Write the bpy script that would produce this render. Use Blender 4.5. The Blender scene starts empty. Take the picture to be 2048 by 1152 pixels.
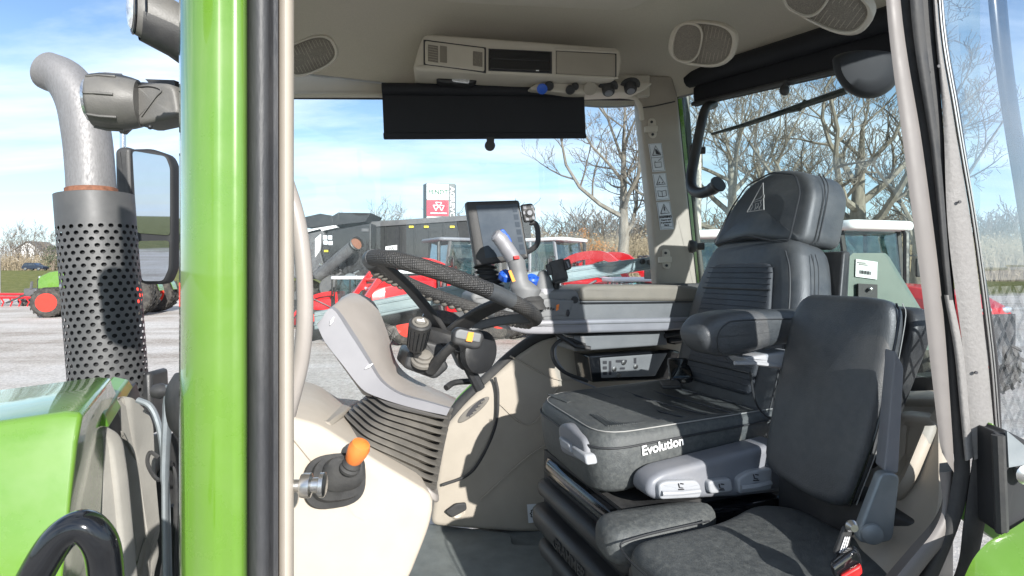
import bpy, bmesh, math, random
import numpy as np
from mathutils import Vector as V, Matrix

# ------------------------------------------------------------------ camera, sky, sun, exposure
sc = bpy.context.scene
col = sc.collection
F = 1100.0            # focal length in photograph pixels (2048 wide)
HOR = 545.0           # row of the horizon
H = 2.3               # eye height above the yard
cam_d = bpy.data.cameras.new('camera'); cam = bpy.data.objects.new('camera', cam_d); col.objects.link(cam)
cam.location = (0, 0, H); cam.rotation_euler = (math.pi/2, 0, 0)
cam_d.sensor_width = 36; cam_d.lens = 36*F/2048; cam_d.shift_y = (HOR-576)/2048
cam_d.clip_start = .02; cam_d.clip_end = 3000
sc.camera = cam
sc.render.resolution_x, sc.render.resolution_y = 1024, 576

SUN = V((.50, -1.0, .465)).normalized()      # towards the sun: behind the camera, to the right
sun_d = bpy.data.lights.new('sun', 'SUN'); sun_d.energy = 4.8; sun_d.angle = math.radians(.55); sun_d.color = (1, .965, .91)
sun = bpy.data.objects.new('sun', sun_d); col.objects.link(sun)
sun.rotation_euler = SUN.to_track_quat('Z', 'Y').to_euler()

world = bpy.data.worlds.new('World'); sc.world = world; world.use_nodes = True
wn = world.node_tree.nodes; wl = world.node_tree.links; wn.clear()
def WN(t, **k):
    n = wn.new(t)
    for a, b in k.items(): setattr(n, a, b)
    return n
sky = WN('ShaderNodeTexSky', sky_type='NISHITA'); sky.sun_disc = False
sky.sun_elevation = math.asin(SUN.z); sky.sun_rotation = math.atan2(SUN.x, SUN.y)
sky.air_density = 1.0; sky.dust_density = .25; sky.ozone_density = 3.0
tcw = WN('ShaderNodeTexCoord'); sep = WN('ShaderNodeSeparateXYZ'); wl.new(tcw.outputs['Generated'], sep.inputs[0])
mz = WN('ShaderNodeMath', operation='MAXIMUM'); mz.inputs[1].default_value = .0; wl.new(sep.outputs[2], mz.inputs[0])
az = WN('ShaderNodeMath', operation='ADD'); az.inputs[1].default_value = .16; wl.new(mz.outputs[0], az.inputs[0])
dx = WN('ShaderNodeMath', operation='DIVIDE'); wl.new(sep.outputs[0], dx.inputs[0]); wl.new(az.outputs[0], dx.inputs[1])
dy = WN('ShaderNodeMath', operation='DIVIDE'); wl.new(sep.outputs[1], dy.inputs[0]); wl.new(az.outputs[0], dy.inputs[1])
cmb = WN('ShaderNodeCombineXYZ'); wl.new(dx.outputs[0], cmb.inputs[0]); wl.new(dy.outputs[0], cmb.inputs[1])
mpw = WN('ShaderNodeMapping'); mpw.inputs['Scale'].default_value = (.55, 1.5, 1); mpw.inputs['Location'].default_value = (3.2, 1.4, 0)
mpw.inputs['Rotation'].default_value = (0, 0, .12)
wl.new(cmb.outputs[0], mpw.inputs[0])
ns = WN('ShaderNodeTexNoise'); ns.inputs['Scale'].default_value = 1.15; ns.inputs['Detail'].default_value = 9
ns.inputs['Roughness'].default_value = .58; ns.inputs['Distortion'].default_value = .35
wl.new(mpw.outputs[0], ns.inputs['Vector'])
rp = WN('ShaderNodeValToRGB'); rp.color_ramp.elements[0].position = .42; rp.color_ramp.elements[1].position = .70
rp.color_ramp.elements[0].color = (0, 0, 0, 1); rp.color_ramp.elements[1].color = (.85, .85, .85, 1)
wl.new(ns.outputs[0], rp.inputs[0])
cl = WN('ShaderNodeMix', data_type='RGBA'); cl.inputs['B'].default_value = (7.6, 8.0, 8.6, 1)
wl.new(rp.outputs[0], cl.inputs['Factor']); wl.new(sky.outputs[0], cl.inputs['A'])
hz = WN('ShaderNodeMapRange'); hz.inputs['From Min'].default_value = .0; hz.inputs['From Max'].default_value = .34; hz.inputs['To Min'].default_value = .62; hz.inputs['To Max'].default_value = 0; wl.new(mz.outputs[0], hz.inputs[0])
cl2 = WN('ShaderNodeMix', data_type='RGBA'); cl2.inputs['B'].default_value = (4.4, 5.9, 7.3, 1); wl.new(hz.outputs[0], cl2.inputs['Factor']); wl.new(cl.outputs['Result'], cl2.inputs['A']); cl = cl2
bg = WN('ShaderNodeBackground'); bg.inputs[1].default_value = .112; wl.new(cl.outputs['Result'], bg.inputs[0])
wo = WN('ShaderNodeOutputWorld'); wl.new(bg.outputs[0], wo.inputs[0])
vs = sc.view_settings; vs.view_transform = 'Standard'; vs.look = 'None'; vs.exposure = .82; vs.gamma = 1; vs.use_curve_mapping = False

# ------------------------------------------------------------------ frames: from the photograph's pixels to places in the yard
def ray(px, py): return V(((px-1024)/F, 1.0, (HOR-py)/F))
def PD(px, py, D): return V((0, 0, H)) + ray(px, py)*D
class Frame:                                   # u rearwards, v away to the right side of the tractor, w above eye height
    def __init__(s, deg):
        a = math.radians(deg); s.u = V((math.cos(a), math.sin(a), 0)); s.v = V((-math.sin(a), math.cos(a), 0))
    def T(s, u, v, w): return s.u*u + s.v*v + V((0, 0, H+w))
    def pv(s, px, py, v): d = ray(px, py); return V((0, 0, H)) + d*(v/d.dot(s.v))
    def pu(s, px, py, u): d = ray(px, py); return V((0, 0, H)) + d*(u/d.dot(s.u))
    def pw(s, px, py, w): d = ray(px, py); return V((0, 0, H)) + d*(w/d.z)
T20 = Frame(20); T8 = Frame(8)
UP = V((0, 0, 1))

# ------------------------------------------------------------------ materials
M = {}
def mat(name, c, rough=.5, metal=0, var=.12, vscale=20, bump=0, bscale=200, coat=0, dust=0, dustc=(.42,.39,.34), spec=.5, dscale=7, stretch=None, bdist=.002, sheen=0):
    m = bpy.data.materials.new(name); m.use_nodes = True; n = m.node_tree.nodes; l = m.node_tree.links
    b = n['Principled BSDF']; M[name] = m
    b.inputs['Roughness'].default_value = rough; b.inputs['Metallic'].default_value = metal
    b.inputs['Specular IOR Level'].default_value = spec; b.inputs['Coat Weight'].default_value = coat; b.inputs['Coat Roughness'].default_value = .04
    tc = n.new('ShaderNodeTexCoord'); src = tc.outputs['Object']
    if stretch:
        mp = n.new('ShaderNodeMapping'); mp.inputs['Scale'].default_value = stretch; l.new(src, mp.inputs[0]); src = mp.outputs[0]
    nz = n.new('ShaderNodeTexNoise'); nz.inputs['Scale'].default_value = vscale; nz.inputs['Detail'].default_value = 6; l.new(src, nz.inputs['Vector'])
    mr = n.new('ShaderNodeMapRange'); mr.inputs['From Min'].default_value = .25; mr.inputs['From Max'].default_value = .75
    mr.inputs['To Min'].default_value = 1-var; mr.inputs['To Max'].default_value = 1+var; l.new(nz.outputs[0], mr.inputs[0])
    mx = n.new('ShaderNodeMix'); mx.data_type = 'RGBA'; mx.blend_type = 'MULTIPLY'; mx.inputs['Factor'].default_value = 1
    mx.inputs['A'].default_value = (*c, 1); l.new(mr.outputs[0], mx.inputs['B']); out = mx.outputs['Result']
    if dust:
        nd = n.new('ShaderNodeTexNoise'); nd.inputs['Scale'].default_value = dscale; nd.inputs['Detail'].default_value = 10; nd.inputs['Roughness'].default_value = .68
        l.new(src, nd.inputs['Vector'])
        r2 = n.new('ShaderNodeMapRange'); r2.inputs['From Min'].default_value = .42; r2.inputs['From Max'].default_value = .78; r2.inputs['To Max'].default_value = dust
        l.new(nd.outputs[0], r2.inputs[0])
        m2 = n.new('ShaderNodeMix'); m2.data_type = 'RGBA'; m2.inputs['B'].default_value = (*dustc, 1)
        l.new(r2.outputs[0], m2.inputs['Factor']); l.new(out, m2.inputs['A']); out = m2.outputs['Result']
        r3 = n.new('ShaderNodeMapRange'); r3.inputs['From Min'].default_value = .35; r3.inputs['From Max'].default_value = .75
        r3.inputs['To Min'].default_value = rough-.05; r3.inputs['To Max'].default_value = min(1, rough+.25); l.new(nd.outputs[0], r3.inputs[0]); l.new(r3.outputs[0], b.inputs['Roughness'])
    l.new(out, b.inputs['Base Color'])
    if bump:
        nb = n.new('ShaderNodeTexNoise'); nb.inputs['Scale'].default_value = bscale; nb.inputs['Detail'].default_value = 4; l.new(src, nb.inputs['Vector'])
        bp = n.new('ShaderNodeBump'); bp.inputs['Strength'].default_value = bump; bp.inputs['Distance'].default_value = bdist
        l.new(nb.outputs[0], bp.inputs['Height']); l.new(bp.outputs[0], b.inputs['Normal'])
    return m
def glass(name, tint=(.93,.96,.95), refl=.9, dirt=.0):
    m = bpy.data.materials.new(name); m.use_nodes = True; n = m.node_tree.nodes; l = m.node_tree.links; n.clear(); M[name] = m
    o = n.new('ShaderNodeOutputMaterial'); t = n.new('ShaderNodeBsdfTransparent'); t.inputs[0].default_value = (*tint, 1)
    g = n.new('ShaderNodeBsdfGlossy'); g.inputs['Roughness'].default_value = .01; g.inputs[0].default_value = (1, 1, 1, 1)
    lw = n.new('ShaderNodeLayerWeight'); lw.inputs[0].default_value = .5; p5 = n.new('ShaderNodeMath'); p5.operation = 'POWER'; p5.inputs[1].default_value = 5; l.new(lw.outputs['Facing'], p5.inputs[0])
    fr = n.new('ShaderNodeMath'); fr.operation = 'MULTIPLY_ADD'; fr.inputs[1].default_value = .95; fr.inputs[2].default_value = .045; l.new(p5.outputs[0], fr.inputs[0])
    mu = n.new('ShaderNodeMath'); mu.operation = 'MULTIPLY'; mu.inputs[1].default_value = refl; l.new(fr.outputs[0], mu.inputs[0])
    x = n.new('ShaderNodeMixShader'); l.new(mu.outputs[0], x.inputs[0]); l.new(t.outputs[0], x.inputs[1]); l.new(g.outputs[0], x.inputs[2])
    last = x.outputs[0]
    if dirt:
        d = n.new('ShaderNodeBsdfDiffuse'); d.inputs[0].default_value = (.7, .7, .68, 1)
        tc = n.new('ShaderNodeTexCoord'); nz = n.new('ShaderNodeTexNoise'); nz.inputs['Scale'].default_value = 9; nz.inputs['Detail'].default_value = 8; l.new(tc.outputs['Object'], nz.inputs['Vector'])
        mr = n.new('ShaderNodeMapRange'); mr.inputs['From Min'].default_value = .45; mr.inputs['From Max'].default_value = .9; mr.inputs['To Max'].default_value = dirt; l.new(nz.outputs[0], mr.inputs[0])
        y = n.new('ShaderNodeMixShader'); l.new(mr.outputs[0], y.inputs[0]); l.new(last, y.inputs[1]); l.new(d.outputs[0], y.inputs[2]); last = y.outputs[0]
    l.new(last, o.inputs[0]); return m

mat('green_paint', (.105,.225,.022), .24, coat=1.0, var=.05, vscale=4, dust=.06, bump=.04, bscale=12)
mat('green_trim', (.12,.30,.03), .35, coat=.2, var=.05)
mat('leather', (.044,.049,.055), .42, spec=.7, var=.15, vscale=60, bump=.5, bscale=420, dust=.22, dustc=(.26,.255,.23), bdist=.0015)
mat('leather_dusty', (.062,.068,.070), .55, var=.15, vscale=60, bump=.5, bscale=420, dust=.32, dustc=(.24,.25,.23), bdist=.0015, dscale=90)
mat('leather_rib', (.034,.040,.050), .5, var=.1, vscale=60, dust=.06, bump=.3, bscale=300)
mat('seam', (.026,.028,.031), .6)
mat('black_plastic', (.022,.023,.025), .42, var=.15, dust=.10, bump=.25, bscale=500, bdist=.001)
mat('black_gloss', (.008,.009,.011), .12, coat=.3, var=.1)
mat('black_rubber', (.018,.019,.021), .62, var=.2, dust=.25, dustc=(.22,.21,.19), bump=.3, bscale=120)
mat('blind_cloth', (.008,.009,.013), .75, var=.15, vscale=200)
mat('seal_rubber', (.035,.036,.039), .5, var=.2, dust=.35, dustc=(.20,.19,.18), bump=.4, bscale=180, stretch=(1,1,.25))
mat('seal_worn', (.185,.178,.172), .6, var=.10, vscale=160, dust=.15, dustc=(.30,.285,.27), bump=.5, bscale=160, dscale=30)
mat('beige_trim', (.34,.305,.255), .5, var=.04, dust=.08, bump=.25, bscale=700, bdist=.0008)
mat('beige_light', (.45,.40,.335), .5, var=.04, dust=.05)
mat('ceiling_felt', (.50,.46,.385), .9, var=.07, vscale=300, bump=.4, bscale=500, bdist=.001)
mat('ceiling_plastic', (.50,.46,.39), .6, var=.04, bump=.2, bscale=700, bdist=.0006)
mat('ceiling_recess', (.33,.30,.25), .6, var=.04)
mat('grille_mesh', (.20,.18,.15), .8, var=.35, vscale=420, bump=.8, bscale=500)
mat('grey_dash', (.30,.275,.255), .36, var=.05, dust=.10, bump=.15, bscale=600, bdist=.0008)
mat('grey_silver', (.27,.27,.29), .38, metal=.2, var=.03, dust=.06)
mat('grey_panel', (.15,.155,.16), .5, var=.08, dust=.22, dustc=(.35,.34,.31), bump=.2, bscale=500, bdist=.0008)
mat('grey_light', (.175,.185,.21), .45, var=.05, dust=.18)
mat('grey_handle', (.32,.335,.36), .45, var=.05, dust=.1)
mat('taupe_pad', (.20,.18,.15), .6, var=.1, dust=.3, dustc=(.36,.31,.23), bump=.4, bscale=400)
mat('rubber_bellows', (.13,.122,.11), .62, var=.15, dust=.5, dustc=(.34,.31,.26), bump=.25, bscale=90)
mat('floor_mat', (.13,.145,.14), .7, var=.2, dust=.5, dustc=(.22,.235,.22), bump=.4, bscale=90, dscale=12)
mat('bracket_steel', (.22,.25,.27), .38, metal=.35, var=.12, dust=.2, bump=.15, bscale=60)
mat('steel', (.55,.55,.54), .28, metal=1, var=.1)
mat('chrome', (.8,.8,.8), .12, metal=1, var=.03)
mat('galvanised', (.215,.212,.215), .5, metal=.3, var=.14, vscale=8, dust=.5, dustc=(.08,.08,.085), bump=.3, bscale=60, stretch=(1.6,1.6,.5), dscale=120)
mat('rust', (.19,.08,.045), .8, var=.4, vscale=80)
mat('muffler_grey', (.085,.086,.088), .48, metal=.3, var=.08, dust=.15, dustc=(.30,.29,.28))
mat('bar_grey', (.30,.35,.37), .35, metal=.4, var=.08, dust=.12, stretch=(1,1,6))
mat('cladding_grey', (.29,.28,.255), .5, var=.06, dust=.28, dustc=(.46,.43,.38), bump=.2, bscale=300)
mat('lamp_grey', (.10,.098,.093), .45, var=.08, dust=.2, bump=.2, bscale=300)
mat('lens_clear', (.75,.77,.8), .12, metal=.6, var=.4, vscale=90, bump=.6, bscale=110)
mat('orange', (.78,.20,.03), .5, var=.12, vscale=60, dust=.12)
mat('orange_mark', (.85,.30,.03), .45)
mat('blue_plastic', (.02,.10,.52), .4, var=.06)
mat('lilac_plastic', (.45,.42,.62), .4)
mat('red_plastic', (.55,.02,.02), .4)
mat('white_print', (.82,.82,.82), .6, var=.04)
mat('grey_print', (.30,.30,.29), .6)
mat('label_white', (.66,.69,.72), .45, var=.03)
mat('label_ink', (.03,.03,.035), .6)
mat('screen_tile', (.03,.04,.055), .2)
mat('screen', (.040,.055,.075), .28, spec=.25, var=.25, vscale=3, dust=.12, dustc=(.30,.34,.38), dscale=4)
mat('mirror_glass', (.50,.55,.62), .015, metal=1, var=.02)
mat('wire_mesh', (.07,.07,.07), .6, metal=.2)
mat('sign_back', (.12,.155,.14), .45, metal=.1, var=.08, dust=.2, dustc=(.3,.32,.29))
glass('glass_clear', (.96,.98,.975), .6, .035)
glass('glass_rear', (.90,.95,.92), .7, .03)
glass('glass_quarter', (.90,.94,.97), 2.0, .03)
mat('post_lining', (.15,.138,.132), .5, var=.05, dust=.1)
mat('cover_matte', (.012,.013,.015), .7, var=.1)
glass('glass_cab', (.55,.70,.74), 2.2, .05)
def rim_material():
    m = mat('wheel_rim', (.030,.030,.031), .5, var=.1, dust=.12); n = m.node_tree.nodes; l = m.node_tree.links
    tc = n.new('ShaderNodeTexCoord'); v = n.new('ShaderNodeTexVoronoi'); v.inputs['Scale'].default_value = 210; v.inputs['Randomness'].default_value = .15; l.new(tc.outputs['Object'], v.inputs['Vector'])
    b = n.new('ShaderNodeBump'); b.inputs['Strength'].default_value = 1; b.inputs['Distance'].default_value = .0035; l.new(v.outputs['Distance'], b.inputs['Height']); l.new(b.outputs[0], n['Principled BSDF'].inputs['Normal'])
rim_material()
# yard
mat('asphalt', (.10,.10,.102), .85, var=.15, vscale=.5, bump=.3, bscale=30)
mat('red_paint', (.56,.012,.018), .3, coat=.5, var=.06, vscale=4)
mat('machine_black', (.018,.019,.021), .45, var=.2, vscale=3, dust=.12, dustc=(.16,.16,.16))
mat('machine_grey', (.09,.09,.095), .5, var=.2, vscale=3, dust=.1)
mat('white_paint', (.74,.75,.76), .4, var=.04, vscale=3)
mat('tyre', (.030,.028,.026), .85, var=.25, dust=.5, dustc=(.20,.18,.15), vscale=12)
mat('rim_red', (.68,.035,.02), .4, coat=.3, var=.06)
mat('sign_grey', (.12,.135,.135), .5, var=.04, vscale=2)
mat('sign_red', (.62,.02,.05), .4, var=.03)
mat('sign_white', (.80,.81,.81), .4, var=.02)
mat('letter_green', (.02,.11,.06), .5)
mat('yellow', (.75,.60,.03), .5)
mat('bark', (.205,.185,.155), .9, var=.35, vscale=5, bump=.8, bscale=12, stretch=(1,1,.3), bdist=.03)
mat('bark_dark', (.20,.165,.13), .9, var=.35, vscale=4)
mat('twig', (.16,.14,.118), .9, var=.3, vscale=3)
mat('dry_leaf', (.36,.17,.06), .8, var=.35, vscale=2)
mat('brush', (.25,.205,.14), .9, var=.35, vscale=1.2)
mat('evergreen', (.045,.065,.03), .8, var=.4, vscale=2)
mat('wood_pole', (.50,.47,.43), .8, var=.15, vscale=4)
mat('house_white', (.75,.75,.74), .7, var=.04, vscale=1)
mat('roof_shingle', (.12,.115,.11), .85, var=.2)
mat('car_blue', (.015,.025,.05), .2, coat=.8, metal=.3, var=.04)

# ------------------------------------------------------------------ mesh helpers
class MB:
    def __init__(s): s.v = []; s.f = []
    def add(s, vs, fs):
        o = len(s.v); s.v += [V(p) for p in vs]; s.f += [tuple(i+o for i in f) for f in fs]; return s
    def prism(s, pts, vec):
        n = len(pts); pts = [V(p) for p in pts]; vec = V(vec)
        return s.add(pts+[p+vec for p in pts], [tuple(range(n))[::-1], tuple(range(n, 2*n))]+[(i, (i+1) % n, n+(i+1) % n, n+i) for i in range(n)])
    def box(s, c, a, b, d):                    # centre and three half-axis vectors
        c, a, b, d = V(c), V(a), V(b), V(d)
        return s.prism([c-a-b-d, c+a-b-d, c+a+b-d, c-a+b-d], d*2)
    def bx(s, x0, x1, y0, y1, z0, z1):
        return s.prism([(x0,y0,z0),(x1,y0,z0),(x1,y1,z0),(x0,y1,z0)], (0,0,z1-z0))
    def loft(s, rings, caps=(True, True), closed=True):
        n = len(rings[0]); vs = [p for r in rings for p in r]; fs = []
        for k in range(len(rings)-1):
            for i in range(n if closed else n-1):
                j = (i+1) % n; fs.append((k*n+i, k*n+j, (k+1)*n+j, (k+1)*n+i))
        if caps[0]: fs.append(tuple(range(n))[::-1])
        if caps[1]: fs.append(tuple(range((len(rings)-1)*n, len(rings)*n)))
        return s.add(vs, fs)
    def tube(s, path, r, n=10, caps=True, sq=1.0, ref=None):
        path = [V(p) for p in path]; m = len(path); rs = r if isinstance(r, (list, tuple)) else [r]*m
        rings = []; x = None
        for i in range(m):
            t = (path[min(i+1, m-1)]-path[max(i-1, 0)]).normalized()
            if x is None:
                x = V(ref) if ref is not None else (V((0,0,1)) if abs(t.z) < .9 else V((1,0,0)))
            x = (x-t*x.dot(t))
            if x.length < 1e-6: x = t.orthogonal()
            x.normalize(); y = t.cross(x)
            rings.append([path[i]+x*math.cos(a)*rs[i]*sq+y*math.sin(a)*rs[i] for a in (2*math.pi*k/n for k in range(n))])
        return s.loft(rings, (caps, caps))
    def lathe(s, prof, o, ax, n=24, caps=True):   # prof: (radius, distance along ax)
        o = V(o); ax = V(ax).normalized(); x = ax.orthogonal().normalized(); y = ax.cross(x)
        return s.loft([[o+ax*h+(x*math.cos(a)+y*math.sin(a))*r for a in (2*math.pi*k/n for k in range(n))] for r, h in prof], (caps, caps))
    def ell(s, c, a, b, d, n=16, m=9):
        c, a, b, d = V(c), V(a), V(b), V(d)
        return s.loft([[c+d*math.cos(t)+(a*math.cos(q)+b*math.sin(q))*math.sin(t) for q in (2*math.pi*k/n for k in range(n))] for t in (math.pi*(.02+.96*j/m) for j in range(m+1))])
    def slab(s, out, vec, r=.01, seg=4, bulge=0, bulge2=0):   # rounded cushion: outline swept along vec, edges rounded
        out = [V(p) for p in out]; n = len(out); vec = V(vec); L = vec.length; nv = vec/L
        c = sum(out, V())/n; rings = []
        nor = []
        for i in range(n):
            t = (out[(i+1) % n]-out[i-1]).normalized(); q = nv.cross(t)
            if q.dot(out[i]-c) < 0: q = -q
            nor.append(q.normalized())
        r = min(r, L*.499)
        def ring(ins, h): return [out[i]-nor[i]*ins+nv*h for i in range(n)]
        prof = [(r*(1-math.sin(a)), r*(1-math.cos(a))) for a in (math.pi/2*k/seg for k in range(seg+1))]
        prof += [(i, L-h) for i, h in prof[::-1]]
        def capr(ring0, sgn, bl):
            cc = sum(ring0, V())/n; rr = []
            for q in (.12, .35, .6, .82): rr.append([cc+(p-cc)*q+nv*sgn*bl*(1-q*q) for p in ring0])
            return rr
        rings = [ring(i, h) for i, h in prof]
        a0 = capr(rings[0], -1, bulge2); a1 = capr(rings[-1], 1, bulge)
        return s.loft(a0+rings+a1[::-1])
    def build(s, name, m, parent=None, bevel=0, angle=40, smooth=True, seg=2, root=None):
        o_ = V((0,0,0))
        r = root or ROOT.get(parent.name if parent else None)
        if r is not None: o_ = r
        me = bpy.data.meshes.new(name); me.from_pydata([p-o_ for p in s.v], [], s.f); me.validate()
        bm = bmesh.new(); bm.from_mesh(me); bmesh.ops.recalc_face_normals(bm, faces=bm.faces); bm.to_mesh(me); bm.free()
        me.materials.append(M[m] if isinstance(m, str) else m)
        if smooth:
            me.shade_smooth(); me.set_sharp_from_angle(angle=math.radians(angle))
        o = bpy.data.objects.new(name, me); col.objects.link(o)
        if parent: o.parent = parent; ROOT[o.name] = o_
        if bevel:
            md = o.modifiers.new('bevel', 'BEVEL'); md.width = bevel; md.segments = seg; md.limit_method = 'ANGLE'; md.angle_limit = math.radians(35)
        return o
ROOT = {}
def tag(o, label=None, cat=None, group=None, kind=None):
    if label: o['label'] = label
    if cat: o['category'] = cat
    if group: o['group'] = group
    if kind: o['kind'] = kind
    return o
def thing(name, loc, label, cat, group=None, rz=0):
    o = bpy.data.objects.new(name, None); col.objects.link(o); o.location = loc; o.rotation_euler = (0,0,rz); o.empty_display_size = .1
    ROOT[o.name] = V(loc) if not rz else V((0,0,0)); tag(o, label, cat, group); return o
def group_part(name, parent):                 # a part that is only a holder for its sub-parts
    o = bpy.data.objects.new(name, None); col.objects.link(o); o.parent = parent; o.empty_display_size = .05; ROOT[o.name] = ROOT[parent.name]; return o
def copy_tree(o, parent=None):
    c = o.copy(); col.objects.link(c); c.parent = parent
    for ch in list(o.children): copy_tree(ch, c)
    return c
def rnd(pts, r, seg=4):                        # round the corners of a closed outline
    pts = [V(p) for p in pts]; n = len(pts); out = []
    for i in range(n):
        p = pts[i]; a = pts[i-1]-p; b = pts[(i+1) % n]-p; ri = r[i] if isinstance(r, (list, tuple)) else r
        d = min(ri, a.length*.49, b.length*.49); A = p+a.normalized()*d; B = p+b.normalized()*d
        for k in range(seg+1):
            t = k/seg; out.append(A*(1-t)**2+p*2*t*(1-t)+B*t*t)
    return out
def spl(pts, n=6):                             # Catmull-Rom through points
    pts = [V(p) for p in pts]; P = [pts[0]*2-pts[1]]+pts+[pts[-1]*2-pts[-2]]; out = []
    for i in range(1, len(P)-2):
        for k in range(n):
            t = k/n; a, b, c, d = P[i-1], P[i], P[i+1], P[i+2]
            out.append(.5*((2*b)+(c-a)*t+(2*a-5*b+4*c-d)*t*t+(3*b-a-3*c+d)*t**3))
    out.append(pts[-1]); return out
def text(s, o, ux, uy, size, m, name, parent, align='LEFT', depth=.0006, shear=0, bold=0, sx=1):
    cu = bpy.data.curves.new('t', 'FONT'); cu.body = s; cu.size = size; cu.extrude = depth; cu.align_x = align; cu.shear = shear; cu.offset = bold
    ob = bpy.data.objects.new('t', cu); col.objects.link(ob); dg = bpy.context.evaluated_depsgraph_get(); dg.update()
    me = bpy.data.meshes.new_from_object(ob.evaluated_get(dg)); bpy.data.objects.remove(ob)
    ux = V(ux).normalized(); nz = ux.cross(V(uy)).normalized(); uy = nz.cross(ux)
    mt = Matrix((ux*sx, uy, nz)).transposed().to_4x4(); mt.translation = V(o)-ROOT.get(parent.name, V((0,0,0)))
    me.transform(mt); me.materials.clear(); me.materials.append(M[m]); me.name = name
    ob = bpy.data.objects.new(name, me); col.objects.link(ob); ob.parent = parent; ROOT[ob.name] = ROOT.get(parent.name, V((0,0,0))); return ob
def strip(L, R, deep, n=5, bulge=0.0):          # a post between two edges, its face bulging to the camera
    L = spl(L, 8); R = spl(R, 8); rings = []
    for a, b in zip(L, R):
        c = (a+b)/2; f = (c-V((0,0,H))); f.z = 0; f.normalize()
        row = [a+f*deep]+[a.lerp(b, k/n)-f*bulge*math.sin(math.pi*k/n) for k in range(n+1)]+[b+f*deep]
        rings.append(row)
    return MB().loft(rings)

# ------------------------------------------------------------------ the yard: ground, road
def ss(a, b, x): t = min(1, max(0, (x-a)/(b-a))); return t*t*(3-2*t)
def gz(x, y): return 2.7*ss(48, 108, y)+.5*ss(60, 140, y)*ss(20, -60, x)*0
def ground_material():
    m = bpy.data.materials.new('yard_ground'); m.use_nodes = True; n = m.node_tree.nodes; l = m.node_tree.links; b = n['Principled BSDF']
    b.inputs['Roughness'].default_value = .95; b.inputs['Specular IOR Level'].default_value = .15
    tc = n.new('ShaderNodeTexCoord'); P = tc.outputs['Object']
    def noise(sc_, det=8, ro=.6):
        q = n.new('ShaderNodeTexNoise'); q.inputs['Scale'].default_value = sc_; q.inputs['Detail'].default_value = det; q.inputs['Roughness'].default_value = ro; l.new(P, q.inputs['Vector']); return q.outputs[0]
    def ramp(src, stops):
        r = n.new('ShaderNodeValToRGB'); e = r.color_ramp.elements
        while len(e) < len(stops): e.new(.5)
        for k, (p, c) in enumerate(stops): e[k].position = p; e[k].color = (*c, 1)
        l.new(src, r.inputs[0]); return r.outputs[0]
    def mix(f, a, c, mode='MIX'):
        x = n.new('ShaderNodeMix'); x.data_type = 'RGBA'; x.blend_type = mode
        if isinstance(f, float): x.inputs['Factor'].default_value = f
        else: l.new(f, x.inputs['Factor'])
        l.new(a, x.inputs['A']); l.new(c, x.inputs['B']); return x.outputs['Result']
    grav = ramp(noise(14, 10, .8), [(.3, (.32,.31,.295)), (.5, (.62,.59,.55)), (.7, (.82,.79,.745))])
    mud = ramp(noise(.35, 9, .65), [(.36, (1,1,1)), (.52, (.90,.87,.84)), (.66, (.60,.53,.46))])
    g2 = mix(1.0, grav, mud, 'MULTIPLY')
    mpg = n.new('ShaderNodeMapping'); mpg.inputs['Scale'].default_value = (.05, .55, 1); mpg.inputs['Rotation'].default_value = (0,0,.12); l.new(P, mpg.inputs[0])
    tn = n.new('ShaderNodeTexNoise'); tn.inputs['Scale'].default_value = 1; tn.inputs['Detail'].default_value = 8; tn.inputs['Roughness'].default_value = .7; l.new(mpg.outputs[0], tn.inputs['Vector'])
    g2 = mix(.85, g2, ramp(tn.outputs[0], [(.40, (1.15,1.15,1.15)), (.50, (1.0,.975,.94)), (.64, (.60,.53,.46))]), 'MULTIPLY')
    vor = n.new('ShaderNodeTexVoronoi'); vor.inputs['Scale'].default_value = 22; l.new(P, vor.inputs['Vector'])
    g2 = mix(.35, g2, ramp(vor.outputs['Color'], [(.0, (.12,.12,.12)), (1, (.8,.78,.75))]))
    grass = ramp(noise(1.3, 10, .75), [(.3, (.06,.075,.02)), (.5, (.14,.15,.045)), (.7, (.26,.22,.10))])
    sp = n.new('ShaderNodeSeparateXYZ'); l.new(P, sp.inputs[0])
    ad = n.new('ShaderNodeMath'); ad.operation = 'MULTIPLY_ADD'; l.new(noise(.12, 4), ad.inputs[0]); ad.inputs[1].default_value = 14; l.new(sp.outputs[1], ad.inputs[2])
    mr = n.new('ShaderNodeMapRange'); mr.inputs['From Min'].default_value = 60; mr.inputs['From Max'].default_value = 64; l.new(ad.outputs[0], mr.inputs[0])
    mb_ = n.new('ShaderNodeMapRange'); mb_.inputs['From Min'].default_value = -30; mb_.inputs['From Max'].default_value = -34; l.new(ad.outputs[0], mb_.inputs[0])
    mm = n.new('ShaderNodeMath'); mm.operation = 'MAXIMUM'; l.new(mr.outputs[0], mm.inputs[0]); l.new(mb_.outputs[0], mm.inputs[1])
    l.new(mix(mm.outputs[0], g2, grass), b.inputs['Base Color'])
    bp = n.new('ShaderNodeBump'); bp.inputs['Strength'].default_value = .9; bp.inputs['Distance'].default_value = .05; l.new(noise(18, 8, .75), bp.inputs['Height']); l.new(bp.outputs[0], b.inputs['Normal'])
    return m
M['yard_ground'] = ground_material()
ys = [-400, -150, -60, -20, 0, 10, 20, 30, 40, 46]+[48+4*k for k in range(17)]+[130, 180, 300, 600, 1500]
xs = [-1500, -600, -250, -120, -60, -30, 0, 30, 60, 120, 250, 600, 1500]
g = MB(); g.loft([[V((x, y, gz(x, y))) for x in xs] for y in ys], (False, False), closed=False)
tag(g.build('ground', 'yard_ground'), kind='structure')
r = MB(); r.loft([[V((x, y, 2.708)) for x in (-600, -100, 0, 100, 600)] for y in (113, 120)], (False, False), closed=False)
tag(r.build('road', 'asphalt'), kind='structure')

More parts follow.
